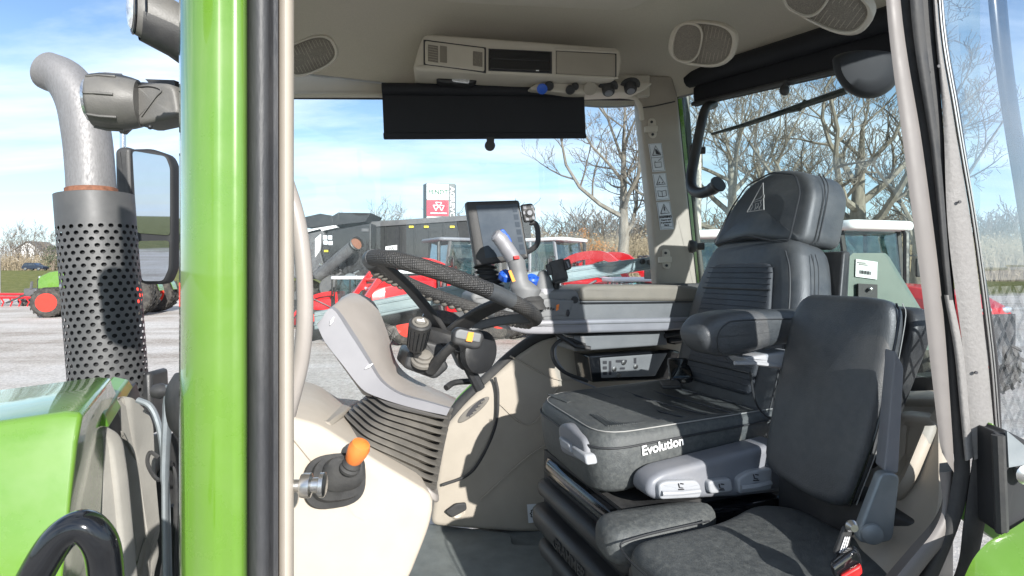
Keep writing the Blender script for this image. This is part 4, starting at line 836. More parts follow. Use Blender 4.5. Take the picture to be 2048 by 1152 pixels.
# grab handle on the rear window, and its knobs
MB().tube(spl([PD(1428,208,2.15), PD(1412,216,2.12), PD(1402,250,2.08), PD(1390,310,2.05), PD(1382,355,2.02), PD(1385,378,1.98), PD(1402,386,1.92), PD(1424,378,1.87), PD(1438,367,1.84)], 6), [.018]*18+[.019]*18+[.019]*6+[.022]*4+[.026,.029,.028], 14).build('grab_handle', 'black_plastic', TR)
for px, py in ((1388,302), (1386,493)): MB().lathe([(.010,0),(.024,.004),(.026,.016),(.02,.03),(.014,.034),(.014,.06)], PD(px-10,py,2.14), V((1,-.2,0)), 18).build('catch_knob', 'black_plastic', TR)

# ------------------------------------------------------------------ rear window, wiper, cover, plate outside
rg0, rg1 = (1395,150), (1830,20)
def rw(px, py, e=0):  # rear glass plane
    a = T12.T(1.20,2.05,0); b = T12.T(1.44,1.15,0); d_ = (b-a); d_.z = 0; n = V((d_.y,-d_.x,0)).normalized(); d = ray(px, py); o = V((0,0,H)); return o+d*(((a-o).dot(n)-e*0)/d.dot(n))-d*e
MB().prism([rw(1360,150), rw(1960,-60), rw(1960,780), rw(1360,640)], V((.004,.004,0))).build('rear_window', 'glass_rear', TR, smooth=False)
RB = thing('roller_blind', rw(1580,90), 'black roller blind with pull knob across the rear window top', 'blind')
bp_ = [rw(1386,150,.04), rw(1800,18,.04), rw(1800,118,.04), rw(1388,212,.04)]
MB().prism(bp_, V((.010,.012,0))).build('fabric', 'blind_cloth', RB)
MB().tube([rw(1380,158,.06), rw(1800,30,.06)], .035, 12).build('roller_tube', 'blind_cloth', RB)
MB().tube([rw(1385,208,.05), rw(1800,112,.05)], .009, 8).build('bottom_bar', 'black_plastic', RB)
MB().ell(rw(1569,180,.06), (.017,0,0), (0,.010,0), (0,0,.019)).build('pull_knob', 'black_plastic', RB); MB().tube([rw(1572,160,.06), rw(1569,180,.06)], .008, 8).build('knob_neck', 'black_plastic', RB)
WM = MB().loft([[PD(1736+x_*70*s, 120+(y_*76*s if y_ > 0 else y_*20), 1.36+e) for x_, y_ in ((math.cos(a), math.sin(a)) for a in (6.2832*q/36 for q in range(36)))] for s, e in ((.0,-.030),(.5,-.028),(.8,-.022),(.94,-.008),(1.0,.02),(1.02,.10))], (False, True)).build('wiper_motor_cover', 'cover_matte', TR, angle=60)
MB().tube(spl([rw(1424,268,-.05), rw(1500,246,-.05), rw(1600,212,-.05), rw(1694,180,-.05)], 4), [.006,.006,.008,.008,.010,.010,.011,.011,.012,.012,.013,.013,.013], 6).build('rear_wiper', 'black_plastic', TR)
MB().tube([rw(1577,222,-.05), rw(1600,218,-.05), rw(1612,200,-.05)], .008, 6).build('wiper_clip', 'black_plastic', TR)
SMV = MB().prism([PD(1706,506,1.85), PD(1764,506,1.85), PD(1772,514,1.85), PD(1856,652,1.85), PD(1860,700,1.85), PD(1610,700,1.85), PD(1614,652,1.85), PD(1698,514,1.85)], V((.02,.012,0))).build('warning_triangle', 'sign_back', TR, smooth=False)
MB().prism([PD(1712,518,1.845), PD(1755,524,1.845), PD(1754,559,1.845), PD(1711,553,1.845)], V((0,.002,0))).build('sticker', 'label_white', SMV)
for k in range(12):
    x_ = 1720+k*1.9+(k % 3)*.4; MB().prism([PD(x_,539+.13*(x_-1712),1.842), PD(x_+1.0,539+.13*(x_-1712),1.842), PD(x_+1.0,546+.13*(x_-1712),1.842), PD(x_,546+.13*(x_-1712),1.842)], V((0,.001,0))).build('bar_mark', 'label_ink', SMV)
for k, (a_, b_) in enumerate(((1716,1733),(1719,1737))): MB().prism([PD(a_,523+4*k,1.842), PD(b_,525+4*k,1.842), PD(b_,527+4*k,1.842), PD(a_,525+4*k,1.842)], V((0,.001,0))).build('print_line', 'grey_print', SMV)
MB().prism([PD(1717,567,1.835), PD(1755,569,1.835), PD(1755,640,1.835), PD(1717,640,1.835)], V((0,.01,0))).build('mount_socket', 'label_ink', SMV); MB().lathe([(.006,0),(.006,.012),(.003,.014)], PD(1738,578,1.833), V((0,-1,0)), 10).build('bolt', 'steel', SMV)

# ------------------------------------------------------------------ near rear door post at the right
def col_(pts, D): return [PD(x_, y_, D) for x_, y_ in pts]
PO = group_part('rear_door_post', TR); D = .84
strip(col_([(1752,-420),(1772,0),(1808,300),(1846,600),(1876,860),(1884,905)], D), col_([(1782,-420),(1801,0),(1846,300),(1884,600),(1904,860),(1908,945)], D), .012, 5, .004).build('lining', 'post_lining', PO, angle=60)
strip(col_([(1800,-420),(1800,0),(1845,300),(1882,600),(1902,860),(1906,950),(1870,1100),(1780,1260)], D+.012), col_([(1850,-420),(1868,0),(1890,300),(1910,600),(1932,860),(1940,950),(1915,1060),(1830,1260)], D+.006), .05, 6, .005).build('inner_seal', 'black_rubber', PO, angle=60)
strip(col_([(1815,-420),(1820,0),(1862,300),(1884,520),(1892,600)], D-.004), col_([(1838,-420),(1846,0),(1880,300),(1898,520),(1906,600)], D-.004), .02, 6, .005).build('bulb_seal', 'black_rubber', PO, angle=60)
strip(col_([(1888,590),(1908,700),(1920,820),(1930,922)], D-.004), col_([(1904,590),(1926,700),(1938,820),(1947,914)], D-.004), .02, 6, .005).build('worn_seal', 'seal_worn', PO, angle=60)
strip(col_([(1852,-420),(1866,0),(1886,230),(1896,460),(1926,700),(1948,920)], D), col_([(1864,-420),(1874,0),(1906,230),(1944,460),(1973,700),(1992,900)], D), .04, 6, .004).build('weathered_flange', 'seal_worn', PO, angle=60)
strip(col_([(1914,1152),(1926,1060),(1944,930),(1948,912)][::-1]+[(1880,1230)], D+.003), col_([(1960,1100),(1978,1000),(1990,920),(1992,895)][::-1]+[(1930,1230)], D+.003), .04, 6, .004).build('lower_flange', 'black_rubber', PO, angle=60)
strip(col_([(1865,-420),(1875,0),(1907,230),(1945,460),(1974,700),(1988,860)], D+.004), col_([(1876,-420),(1887,0),(1922,230),(1956,460),(1994,700),(2004,860)], D+.004), .04, 5, .003).build('glass_edge', 'black_gloss', PO, angle=60)
for dx_ in (4, 9): MB().tube(spl(col_([(1868+dx_,-420),(1875+dx_,0),(1908+dx_,230),(1946+dx_,460),(1977+dx_,700),(1990+dx_,860)], D), 6), .0013, 5).build('trim_line', 'steel', PO)
for px, py in ((1876,133), (1918,404), (1951,745)): MB().lathe([(.0025,0),(.0025,.002)], PD(px,py,D-.006), V((0,-1,0)), 8).build('rivet_hole', 'label_ink', PO)
# quarter glass with printed edge, its frame and the wire guard behind it
qa, qb = D+.02, D+.16
def qg(px, py): return PD(px, py, qa+(qb-qa)*(px-1890)/220)
MB().prism([qg(1872,-420), qg(2300,-420), qg(2300,900), qg(1996,870), qg(1955,460), qg(1886,0)], V((0,.004,0))).build('quarter_window', 'glass_quarter', TR, smooth=False)
strip([PD(x_,y_,1.36) for x_, y_ in ((1960,-250),(1976,0),(2000,200),(2042,470),(2085,800),(2095,900))], [PD(x_,y_,1.36) for x_, y_ in ((1998,-250),(2014,0),(2036,200),(2080,470),(2124,800),(2134,900))], .03, 4, .006).build('corner_post', 'black_gloss', TR, angle=60)
WG = group_part('wire_guard', TR); wgm = MB(); pt = lambda a, b_: T20.T(1.12+a, .55, -.02-b_)
gx0, gx1, gy0, gy1 = 0, .42, 0, .32; st_ = .044
for k in range(-12, 22):
    for s in (1, -1):
        pts = []
        a0 = k*st_
        for j in range(40):
            b_ = j*gy1/39; a_ = a0+s*b_*.75+(0 if s == 1 else .0)
            if gx0 <= a_ <= gx1: pts.append(pt(a_, b_))
        if len(pts) > 2: MB().tube([pts[0], pts[-1]], .0030, 5).build('wire', 'wire_mesh', WG)
MB().tube([pt(0,0), pt(gx1,0), pt(gx1,gy1), pt(0,gy1), pt(0,0)], .006, 6).build('rim', 'wire_mesh', WG)
# hinge block and rear wing at the lower right corner
HB = MB().slab(rnd([PD(1988,862,.80), PD(2004,868,.80), PD(2012,860,.80), PD(2100,905,.82), PD(2110,1060,.82), PD(2010,1072,.80), PD(1992,1064,.80)], .008, 3), V((.01,.05,0)), .006).build('hinge_block', 'cover_matte', TR)
MB().prism([PD(2014,862,.795), PD(2060,900,.795), PD(2060,928,.795), PD(2018,935,.795)], V((0,.003,0))).build('hinge_plate', 'bracket_steel', HB); MB().tube([PD(1996,870,.797), PD(2004,1066,.797)], .008, 8).build('hinge_pin', 'black_rubber', HB)
MB().lathe([(.012,0),(.014,.004),(.008,.008)], PD(2046,948,.795), V((0,-1,0)), 14).build('bolt', 'steel', HB)
MB().prism([PD(1985,846,.83), PD(2010,866,.83), PD(2006,872,.83), PD(1982,862,.83)], V((0,.03,0))).build('frame_corner', 'green_paint', TR, bevel=.003)
wg = [PD(1920,1175,.74), PD(1945,1120,.76), PD(1975,1085,.78), PD(2010,1066,.79), PD(2048,1042,.80), PD(2110,1000,.82)]
MB().loft([[p for p in spl(wg, 4)], [p+V((.0,-.06,-.03)) for p in spl(wg, 4)], [p+V((.02,-.16,-.14)) for p in spl(wg, 4)], [p+V((.04,-.22,-.35)) for p in spl(wg, 4)]], (False, False), closed=False).build('rear_wing', 'green_paint', TR, angle=60)
MB().prism([PD(1975,1020,.86), PD(2010,1070,.86), PD(1990,1080,.86), PD(1965,1060,.86)], V((0,.05,0))).build('wing_bracket', 'green_trim', TR)

# ------------------------------------------------------------------ floor and inner panels
w_floor = -.96
fl = [T8.T(u, v, w_floor) for u, v in ((-.8,.78),(1.3,.70),(1.3,2.06),(-.8,2.06))]
MB().prism(fl, V((0,0,-.05))).build('floor_plate', 'floor_mat', TR)
MB().slab(rnd([T8.pw(800,1180,w_floor+.012), T8.pw(828,1060,w_floor+.012), T8.pw(860,1052,w_floor+.012), T8.pw(1020,1072,w_floor+.012), T8.pw(1024,1095,w_floor+.012), T8.pw(1180,1100,w_floor+.012), T8.pw(1200,1400,w_floor+.012), T8.pw(760,1400,w_floor+.012)], .02, 3), V((0,0,.01)), .004).build('floor_mat', 'floor_mat', TR)
rwall = [(884,860),(925,812),(970,768),(1030,714),(1080,682),(1150,664),(1250,640),(1420,575),(1480,575),(1480,1072),(1020,1066),(860,1053),(872,960)]
RWP = MB().slab(rnd([T8.pv(x_,y_,2.0) for x_, y_ in rwall], .03, 3), T8.v*.14, .02, 3).build('side_panel', 'beige_trim', TR)
MB().tube(spl([T8.pv(880,868,2.03), T8.pv(922,808,2.03), T8.pv(970,762,2.03), T8.pv(1030,706,2.03), T8.pv(1085,672,2.03), T8.pv(1160,655,2.03)], 5), .022, 10).build('window_sill', 'black_rubber', TR)
MB().tube(spl([T8.pv(878,858,2.05), T8.pv(915,806,2.05), T8.pv(950,770,2.05)], 5), .014, 8).build('sill_frame', 'green_trim', TR)
MB().prism([T8.pv(1120,571,2.08), T8.pv(1420,566,2.08), T8.pv(1420,650,2.08), T8.pv(1120,600,2.08)], T8.v*.05).build('window_ledge', 'black_plastic', TR, bevel=.006)
vt = lambda px, py, e=0: T8.pv(px, py, 1.997-e)
VO = MB().slab([vt(947+31*math.cos(a)-8*math.sin(a)*1.0, 820-26*math.cos(a)-6*math.sin(a)) for a in (6.2832*k/28 for k in range(28))], T8.v*.01, .004).build('air_vent', 'rubber_bellows', RWP)
MB().prism([vt(951+18*math.cos(a)-4*math.sin(a), 815-18*math.cos(a)-4*math.sin(a), .002) for a in (6.2832*k/20 for k in range(20))], T8.v*.001).build('vent_opening', 'label_ink', VO)
for k in range(5): MB().tube([vt(940+5.5*k,833-7*k,.004), vt(949+5.5*k,829-7*k,.004)], .003, 5).build('vane', 'rubber_bellows', VO)
for pts in (((990,800),(1060,850),(1120,770)), ((960,1000),(1060,910),(1130,870)), ((1020,712),(1120,760),(1200,740))): MB().tube(spl([vt(*p) for p in pts], 5), .003, 6).build('moulding', 'beige_trim', RWP)
MB().tube(spl([vt(990,755,.02), vt(996,790,.02), vt(991,850,.015), vt(965,912,.015), vt(935,950,.015), vt(885,970,.02)], 7), .0055, 8).build('cable', 'black_rubber', RWP)
sk = MB().lathe([(.026,0),(.028,.004),(.022,.008),(.016,.004)], vt(915,1022), -T8.v, 22).build('power_socket', 'beige_light', RWP); MB().slab(rnd([vt(890,1024,.02), vt(912,1008,.02), vt(932,1006,.02), vt(934,1020,.02), vt(905,1036,.02)], .008, 3), T8.v*.012, .004).build('socket_cap', 'black_rubber', sk)
LBL = MB().prism([vt(1054,1009,.002), vt(1100,1006,.002), vt(1102,1043,.002), vt(1057,1046,.002)], T8.v*.001).build('warning_label', 'label_white', RWP)
gc = lambda a, r_: vt(1073+r_*math.cos(a), 1027+r_*math.sin(a), .004)
MB().tube([gc(6.2832*k/24, 10 if k % 2 else 12.5) for k in range(25)], .0022, 5).build('symbol', 'label_ink', LBL); MB().tube([vt(1073,1020,.004), vt(1073,1028,.004)], .0024, 5).build('symbol', 'label_ink', LBL); MB().tube([vt(1073,1032,.004), vt(1073,1033,.004)], .0024, 5).build('symbol', 'label_ink', LBL)
MB().tube([vt(1087,1007,.003), vt(1089,1045,.003)], .001, 4).build('print_line', 'label_ink', LBL)
# near inner console, pale beige, with the gaiter of the park lever
FP = MB().slab(rnd([T20.pv(540,822,1.15), T20.pv(640,850,1.15), T20.pv(760,926,1.15), T20.pv(872,992,1.15), T20.pv(862,1050,1.15), T20.pv(845,1095,1.15), T20.pv(815,1170,1.15), T20.pv(700,1300,1.15), T20.pv(540,1300,1.15)], [.02,.02,.02,.03,.03,.03,.03,.02,.02], 3), T20.v*.42, .012, 3).build('front_console', 'beige_light', TR)
MB().prism([T20.pv(560,822,1.2), T20.pv(662,846,1.2), T20.pv(720,800,1.65), T20.pv(560,786,1.65)], V((0,0,-.05))).build('console_top', 'beige_trim', TR, bevel=.006)
GL = thing('park_lever', T20.pv(668,960,1.14), 'orange topped lever in a ribbed black gaiter on the pale console', 'lever')
gc_ = T20.pv(668,962,1.14); gn = (-T20.v*.80+UP*.30+T20.u*.22).normalized()
gk = 1.14/F
gx = T20.u; gyv = UP
def gring(w_, h_, e, ox=0, oy=0): return [gc_+T20.u*(math.copysign(abs(math.cos(a))**.7, math.cos(a))*w_+ox)*gk+UP*(math.copysign(abs(math.sin(a))**.7, math.sin(a))*h_+oy)*gk+gn*e for a in (6.2832*k/36 for k in range(36))]
MB().loft([gring(54,50,-.004), gring(56,52,.004), gring(55,51,.012), gring(43,39,.014,0,1), gring(41,37,.016,1,2), gring(47,43,.020,1,3), gring(46,42,.030,2,5), gring(34,30,.032,4,8), gring(33,29,.035,4,9), gring(37,33,.040,6,11), gring(34,30,.050,8,14), gring(24,20,.056,11,18)], (False, True)).build('gaiter', 'black_rubber', GL, angle=35)
k0 = gc_+T20.u*12*gk+UP*20*gk+gn*.056; kd = (gn*.5+UP*.8+T20.u*.25).normalized()
MB().lathe([(.019,0),(.020,.006),(.017,.010),(.018,.014),(.014,.022)], k0-kd*.004, kd, 20).build('collar', 'black_rubber', GL)
MB().lathe([(.013,0),(.0165,.006),(.0195,.022),(.0205,.034),(.017,.043),(.008,.047),(.001,.0475)], k0+kd*.016, kd, 22).build('knob', 'orange', GL)
# rear left inner panels
MB().slab(rnd([PD(1560,1000,1.25), PD(1700,830,1.3), PD(1760,800,1.3), PD(1895,800,1.05), PD(1900,1010,.95), PD(1880,1080,.93), PD(1800,1200,.9), PD(1700,1300,.9), PD(1560,1250,1.2)], .03, 3), V((.06,.10,0)), .015).build('rear_side_panel', 'beige_trim', TR)
MB().slab(rnd([PD(1790,830,1.12), PD(1885,840,1.02), PD(1830,975,1.0), PD(1800,1012,1.02), PD(1780,1000,1.05)], .03, 3), V((.05,.06,0)), .02).build('wheel_arch_panel', 'beige_trim', TR)
MB().slab(rnd([PD(1740,790,1.5), PD(1960,770,1.5), PD(1960,850,1.2), PD(1740,880,1.3)], .03, 3), V((0,.1,-.05)), .01).build('parcel_shelf', 'beige_light', TR)
for k in range(3): MB().tube(spl([PD(1800,815+12*k,1.25), PD(1850,803+12*k,1.25), PD(1890,808+14*k,1.2)], 5), .005, 6).build('cable', 'black_rubber', TR)
strip([PD(1878,944,.86), PD(1885,1010,.86), PD(1868,1060,.85), PD(1820,1120,.84), PD(1730,1230,.83)], [PD(1908,940,.86), PD(1912,1010,.86), PD(1895,1075,.85), PD(1850,1135,.84), PD(1770,1240,.83)], .05, 5, .006).build('sill_lining', 'post_lining', TR, angle=60)
MB().prism([PD(1740,765,1.62), PD(1990,740,1.4), PD(1990,800,1.4), PD(1740,800,1.62)], V((0,.05,0))).build('rear_window_sill', 'black_plastic', TR)

# ------------------------------------------------------------------ roller blind on the side window
RB2 = thing('roller_blind', T8.pv(968,232,2.0), 'black roller blind with pull knob hanging before the side window', 'blind')
bl = lambda px, py, e=0: T8.pv(px, py, 2.0-e)
MB().prism([bl(764,180), bl(1168,184), bl(1172,276), bl(768,277)], T8.v*.002).build('fabric', 'blind_cloth', RB2)
MB().tube([bl(764,178), bl(1168,182)], .022, 12).build('roller_tube', 'blind_cloth', RB2)
MB().slab(rnd([bl(766,265,.006), bl(1172,265,.006), bl(1174,276,.006), bl(767,278,.006)], .004, 2), T8.v*.012, .003).build('bottom_bar', 'blind_cloth', RB2)
MB().lathe([(.004,-.003),(.019,-.002),(.019,.008),(.004,.009)], bl(980,291,.01), T8.v, 24).build('pull_knob', 'black_plastic', RB2); MB().prism([bl(973,274,.006), bl(989,274,.006), bl(988,288,.006), bl(974,288,.006)], T8.v*.006).build('knob_neck', 'black_plastic', RB2)

# ------------------------------------------------------------------ steering column: dash hood, bellows, wheel, levers
ST = thing('steering_column', T20.pv(780,960,1.35), 'grey steering column with black wheel and folded rubber bellows', 'steering column')
N_ = [(640,642),(664,617),(700,668),(735,722),(762,763),(800,789),(850,803),(900,817)]
F_ = [(684,594),(708,586),(748,604),(776,668),(792,722),(822,754),(876,780),(912,796)]
B_ = [(634,650),(650,684),(684,728),(722,776),(750,792),(800,809),(850,822),(893,831)]
vn, vf = 1.30, 1.47
rN = spl([T20.pv(*p, vn) for p in N_], 4); rF = spl([T20.pv(*p, vf) for p in F_], 4); rB = spl([T20.pv(*p, vn+.004) for p in B_], 4)
rM = [a.lerp(b, .5)+(UP*.006+T20.u*.006) for a, b in zip(rN, rF)]
rN2 = [a.lerp(b, .10) for a, b in zip(rN, rF)]
rFb = [f+(b-n) for f, b, n in zip(rF, rB, rN)]
dh = MB().loft([rB, rN, rN2], (False, False), closed=False); dh.build('dash_band', 'grey_silver', ST, angle=50)
MB().loft([[p-T20.v*.0 for p in rN2], [a.lerp(b, .3)+(UP*.004+T20.u*.004) for a, b in zip(rN, rF)], rM, [a.lerp(b, .8)+(UP*.003+T20.u*.003) for a, b in zip(rN, rF)], rF, rFb, [p+T20.v*.03 for p in rB]], (False, False), closed=False).build('dash_hood', 'grey_dash', ST, angle=60)
MB().slab(rnd([T20.pv(*p, vn+.03) for p in ((640,650),(660,676),(690,720),(735,785),(745,795),(726,790),(665,706),(652,690))], .004, 2), T20.v*.12, .004).build('dash_underside', 'grey_dash', ST)
MB().slab(rnd([T20.pv(*p, vn+.012) for p in ((742,778),(762,772),(768,792),(748,797))], .006, 3), T20.v*.06, .005).build('dash_mount', 'grey_silver', ST)
MB().prism([T20.pv(*p, vn+.006) for p in ((666,700),(678,694),(690,712),(680,722))], T20.v*.003).build('sticker', 'blue_plastic', ST)
for q in (((660,650),(668,634)), ((730,738),(746,727))):
    a_, b_ = T20.pv(*q[0], vn-.002), T20.pv(*q[1], vn-.002); MB().tube([a_, a_.lerp(b_,.5), b_], [.002,.007,.002], 8, sq=.5).build('screw_cap', 'white_print', ST)
# bellows
rg = []; NB = 9
for k in range(NB*2+1):
    t = k/(NB*2); out_ = 1.0 if k % 2 == 0 else -1.0
    Lp = T20.pv(742-78*t-4*out_, 786+66*t, 1.36); Mp_ = T20.pv(785-72*t-5*out_, 812+90*t+3*out_, 1.22)
    Rp = T20.pv(888-24*t+9*out_, 838+144*t+2*out_, 1.26); Bp = T20.pv(900-30*t+8*out_, 815+120*t, 1.58); Cp = T20.pv(752-70*t-4*out_, 776+60*t, 1.60)
    rr_ = rnd([Lp, Mp_, Rp, Bp, Cp], .035, 4); cg = sum(rr_, V())/len(rr_)
    rg.append([p if out_ > 0 else cg+(p-cg)*.86 for p in rr_])
MB().loft(rg).build('bellows', 'rubber_bellows', ST, angle=20, bevel=.0012)
MB().slab(rnd([T20.pv(744,802,1.36), T20.pv(792,822,1.315), T20.pv(888,844,1.315), T20.pv(900,826,1.55), T20.pv(756,790,1.56)], .03, 3), V((0,0,.03)), .008).build('bellows_collar', 'black_plastic', ST)
MB().slab(rnd([T20.pv(655,852,1.34), T20.pv(672,858,1.30), T20.pv(866,984,1.20), T20.pv(878,988,1.22), T20.pv(872,960,1.6), T20.pv(680,835,1.6)], .02, 3), V((0,0,-.02)), .006).build('bellows_base', 'grey_dash', ST)
# steering wheel
Pf, Pr = T20.pv(741,522,1.38), T20.pv(1068,640,1.42); Pn, Pa = PD(908,575,1.22), PD(890,613,1.62)
Cw = (Pf+Pr)/2; A_ = (Pr-Pf)/2; B2 = (Pn-Pa)/2
def rim(a, s=1.0): return Cw+A_*math.cos(a)*s+B2*math.sin(a)*s
nax = A_.cross(B2).normalized();  nax = nax if nax.z > 0 else -nax
SW = group_part('steering_wheel', ST)
NR_ = 96
MB().tube([rim(6.28318*k/NR_) for k in range(NR_+1)], .0190, 16, caps=False).build('rim', 'wheel_rim' if 'wheel_rim' in M else 'leather', SW, angle=80)
for c_ in (1.15, 2.95, 5.2):
    MB().tube([rim(c_+.30*(k/8-.5)) for k in range(9)], .0200, 16).build('grip_sleeve', 'leather', SW, angle=50)
# finger bumps under the far rim
for k in range(26):
    a = math.pi*1.1+k*.105; MB().ell(rim(a)-nax*.012, (.013,0,0), (0,.013,0), (0,0,.013), 10, 6).build('finger_grip', 'rubber_bellows', SW)
hub = T20.pv(892,676,1.42)
def spoke(a, w0, w1, m='black_plastic', th=.008):
    e_ = rim(a, .985); d_ = (e_-hub); sd = d_.cross(nax).normalized()
    pth = [hub+nax*.0, hub.lerp(e_, .25)+nax*.012, hub.lerp(e_, .6)+nax*.014, e_]
    pth = spl(pth, 5); MB().loft([[p+sd*w-nax*th, p-sd*w-nax*th, p-sd*w+nax*th, p+sd*w+nax*th] for p, w in ((q, w0+(w1-w0)*i/(len(pth)-1)) for i, q in enumerate(pth))]).build('spoke', m, SW, bevel=.004)
spoke(math.radians(158), .022, .020); spoke(math.radians(58), .024, .021); spoke(math.radians(12), .016, .014, 'leather', .014)
MB().lathe([(.052,-.025),(.060,-.01),(.062,.006),(.050,.016),(.02,.02)], hub, nax, 30).build('hub', 'black_plastic', SW)
MB().slab(rnd([T20.pv(840,632,1.5), T20.pv(855,612,1.55), T20.pv(910,622,1.55), T20.pv(940,650,1.5), T20.pv(905,668,1.48), T20.pv(850,655,1.48)], .02, 3), V((.0,.03,-.05)), .01).build('column_cowl', 'black_gloss', ST)
# switch housing and levers
SH = MB().slab(rnd([T20.pv(818,700,1.33), T20.pv(888,716,1.33), T20.pv(900,735,1.33), T20.pv(872,760,1.33), T20.pv(806,736,1.33)], .012, 3), T20.v*.13, .008).build('switch_housing', 'black_plastic', ST)
MB().slab(rnd([T20.pv(846,680,1.36), T20.pv(905,695,1.36), T20.pv(885,740,1.36), T20.pv(850,735,1.36)], .01, 3), T20.v*.10, .008).build('column_shroud', 'black_plastic', ST)
hl = group_part('horn_lever', ST); lc = T20.pv(836,672,1.29); la = (T20.pv(842,640,1.24)-T20.pv(831,702,1.29)).normalized()
MB().lathe([(.019,-.037),(.022,-.032),(.0235,.0),(.0255,.03),(.0265,.037),(.0235,.041)], lc, la, 28).build('grip', 'black_plastic', hl)
for k in range(14):
    a = 6.2832*k/14; x1 = la.orthogonal().normalized(); y1 = la.cross(x1); dd = x1*math.cos(a)+y1*math.sin(a); MB().tube([lc+la*-.028+dd*.0225, lc+la*.028+dd*.0252], .0016, 5).build('grip_rib', 'black_gloss', hl)
cap = MB().lathe([(.020,.040),(.019,.0425),(.014,.043),(.013,.0405),(.0125,.0455),(.002,.046)], lc, la, 26).build('horn_button', 'rubber_bellows', hl)
hx = (T20.u-la*T20.u.dot(la)).normalized(); hy = la.cross(hx); hy = hy if hy.z > 0 else -hy; ho = lc+la*.0468
MB().tube([ho+hx*x_+hy*y_ for x_, y_ in ((-.008,-.002),(-.008,.003),(.002,.002),(.007,.006),(.007,-.006),(.002,-.003),(-.008,-.002))], .0011, 5).build('symbol', 'white_print', cap)
for k, r_ in enumerate((.030,.024,.018)): MB().lathe([(r_,0),(r_,.008),(r_-.003,.010)], T20.pv(846,722,1.33)+la*(.002+.008*k)-la*.004, la, 24).build('boot_ring', 'rubber_bellows', hl)
MB().tube([T20.pv(838,724,1.33), lc-la*.03], .010, 10).build('stalk', 'black_plastic', hl)
rl = group_part('shuttle_lever', ST)
MB().tube(spl([T20.pv(862,742,1.32), T20.pv(884,712,1.28), T20.pv(912,686,1.25), T20.pv(930,680,1.24)], 5), [.016]*5+[.015]*5+[.013]*6, 12, sq=.7).build('arm', 'black_plastic', rl)
pd = MB().slab(rnd([T20.pv(908,662,1.22), T20.pv(918,655,1.22), T20.pv(966,665,1.22), T20.pv(970,676,1.22), T20.pv(962,698,1.22), T20.pv(945,700,1.22), T20.pv(906,688,1.22)], .008, 3), T20.v*.03, .007).build('paddle', 'black_plastic', rl)
MB().slab(rnd([T20.pv(912,663,1.217), T20.pv(920,658,1.217), T20.pv(964,668,1.217), T20.pv(960,686,1.217), T20.pv(910,676,1.217)], .005, 3), T20.v*.006, .003).build('paddle_face', 'grey_panel', pd); MB().prism([T20.pv(937,664,1.214), T20.pv(948,665,1.214), T20.pv(944,684,1.214), T20.pv(932,682,1.214)], T20.v*.004).build('mark', 'orange_mark', pd)
MB().lathe([(.02,0),(.055,.006),(.060,.015),(.060,.035),(.05,.042)], T20.pv(946,702,1.50), (-T20.v*.8+T20.u*.4), 30).build('column_disc', 'black_plastic', ST)
MB().slab(rnd([T20.pv(905,700,1.48), T20.pv(945,700,1.48), T20.pv(966,740,1.48), T20.pv(925,742,1.48)], .01, 2), T20.v*.06, .006).build('column_gusset', 'black_plastic', ST)
MB().tube([T20.pv(938,735,1.5), T20.pv(960,778,1.5)], .016, 8).build('column_strut', 'black_plastic', ST); MB().tube(spl([T20.pv(892,776,1.52), T20.pv(910,765,1.54), T20.pv(955,762,1.56)], 4), .009, 8).build('pedal_bar', 'black_plastic', ST)

# ------------------------------------------------------------------ control armrest on the right of the seat
AR = thing('control_armrest', T20.pv(1240,760,1.68), 'long grey control armrest with taupe pad beside the seat', 'armrest')
av = 1.62
aa = lambda px, py, e=0: T20.pv(px, py, av-e)
def aprism(pts, m, nm, e=0, dep=.2, r=.008, cr=.012, par=AR): return MB().slab(rnd([aa(x_, y_, e) for x_, y_ in pts], cr, 3), T20.v*dep, r, 3).build(nm, m, par)
aprism([(1160,577),(1176,570),(1350,570),(1385,572),(1420,580),(1420,604),(1160,602)], 'taupe_pad', 'pad', .01, .17, .012, .02)
aprism([(1090,612),(1120,606),(1160,602),(1420,598),(1420,640),(1085,642)], 'grey_panel', 'body', .004, .2, .006)
aprism([(1010,650),(1060,641),(1420,633),(1420,655),(1330,662),(1085,669),(1050,668),(1018,660)], 'grey_silver', 'side_band', .012, .21, .008)
MB().tube([aa(1078,650,.0135), aa(1420,642,.0135)], .0016, 5).build('groove', 'grey_panel', AR); MB().tube([aa(1160,606,.0115), aa(1420,603,.0115)], .0025, 5).build('pad_seam', 'seam', AR)
aprism([(1146,672),(1330,662),(1336,690),(1150,703)], 'grey_panel', 'underside_box', -.03, .14, .005, .006)
aprism([(1330,662),(1400,655),(1405,680),(1350,690)], 'black_plastic', 'swivel_bracket', -.04, .1, .005, .006)
EB = aprism([(1178,712),(1350,700),(1362,704),(1336,760),(1185,765)], 'black_gloss', 'electronics_box', -.05, .12, .005, .006)
aprism([(1200,716),(1335,706),(1310,752),(1203,756)], 'grey_panel', 'circuit_cover', -.046, .003, .001, .003, EB)
for k, (x_, y_, w_, h_) in enumerate(((1206,722,8,6),(1206,733,8,6),(1206,744,8,6),(1218,722,5,28),(1232,720,22,5),(1268,716,5,11),(1240,735,10,4))): aprism([(x_,y_),(x_+w_,y_-.5),(x_+w_,y_+h_),(x_,y_+h_)], 'label_ink', 'slot', -.044, .002, .0008, .002, EB)
for x_, y_ in ((1228,738),(1247,725),(1271,733),(1236,750)): MB().lathe([(.008,0),(.008,.004),(.003,.005)], aa(x_,y_,-.045), -T20.v, 12).build('screw', 'steel', EB)
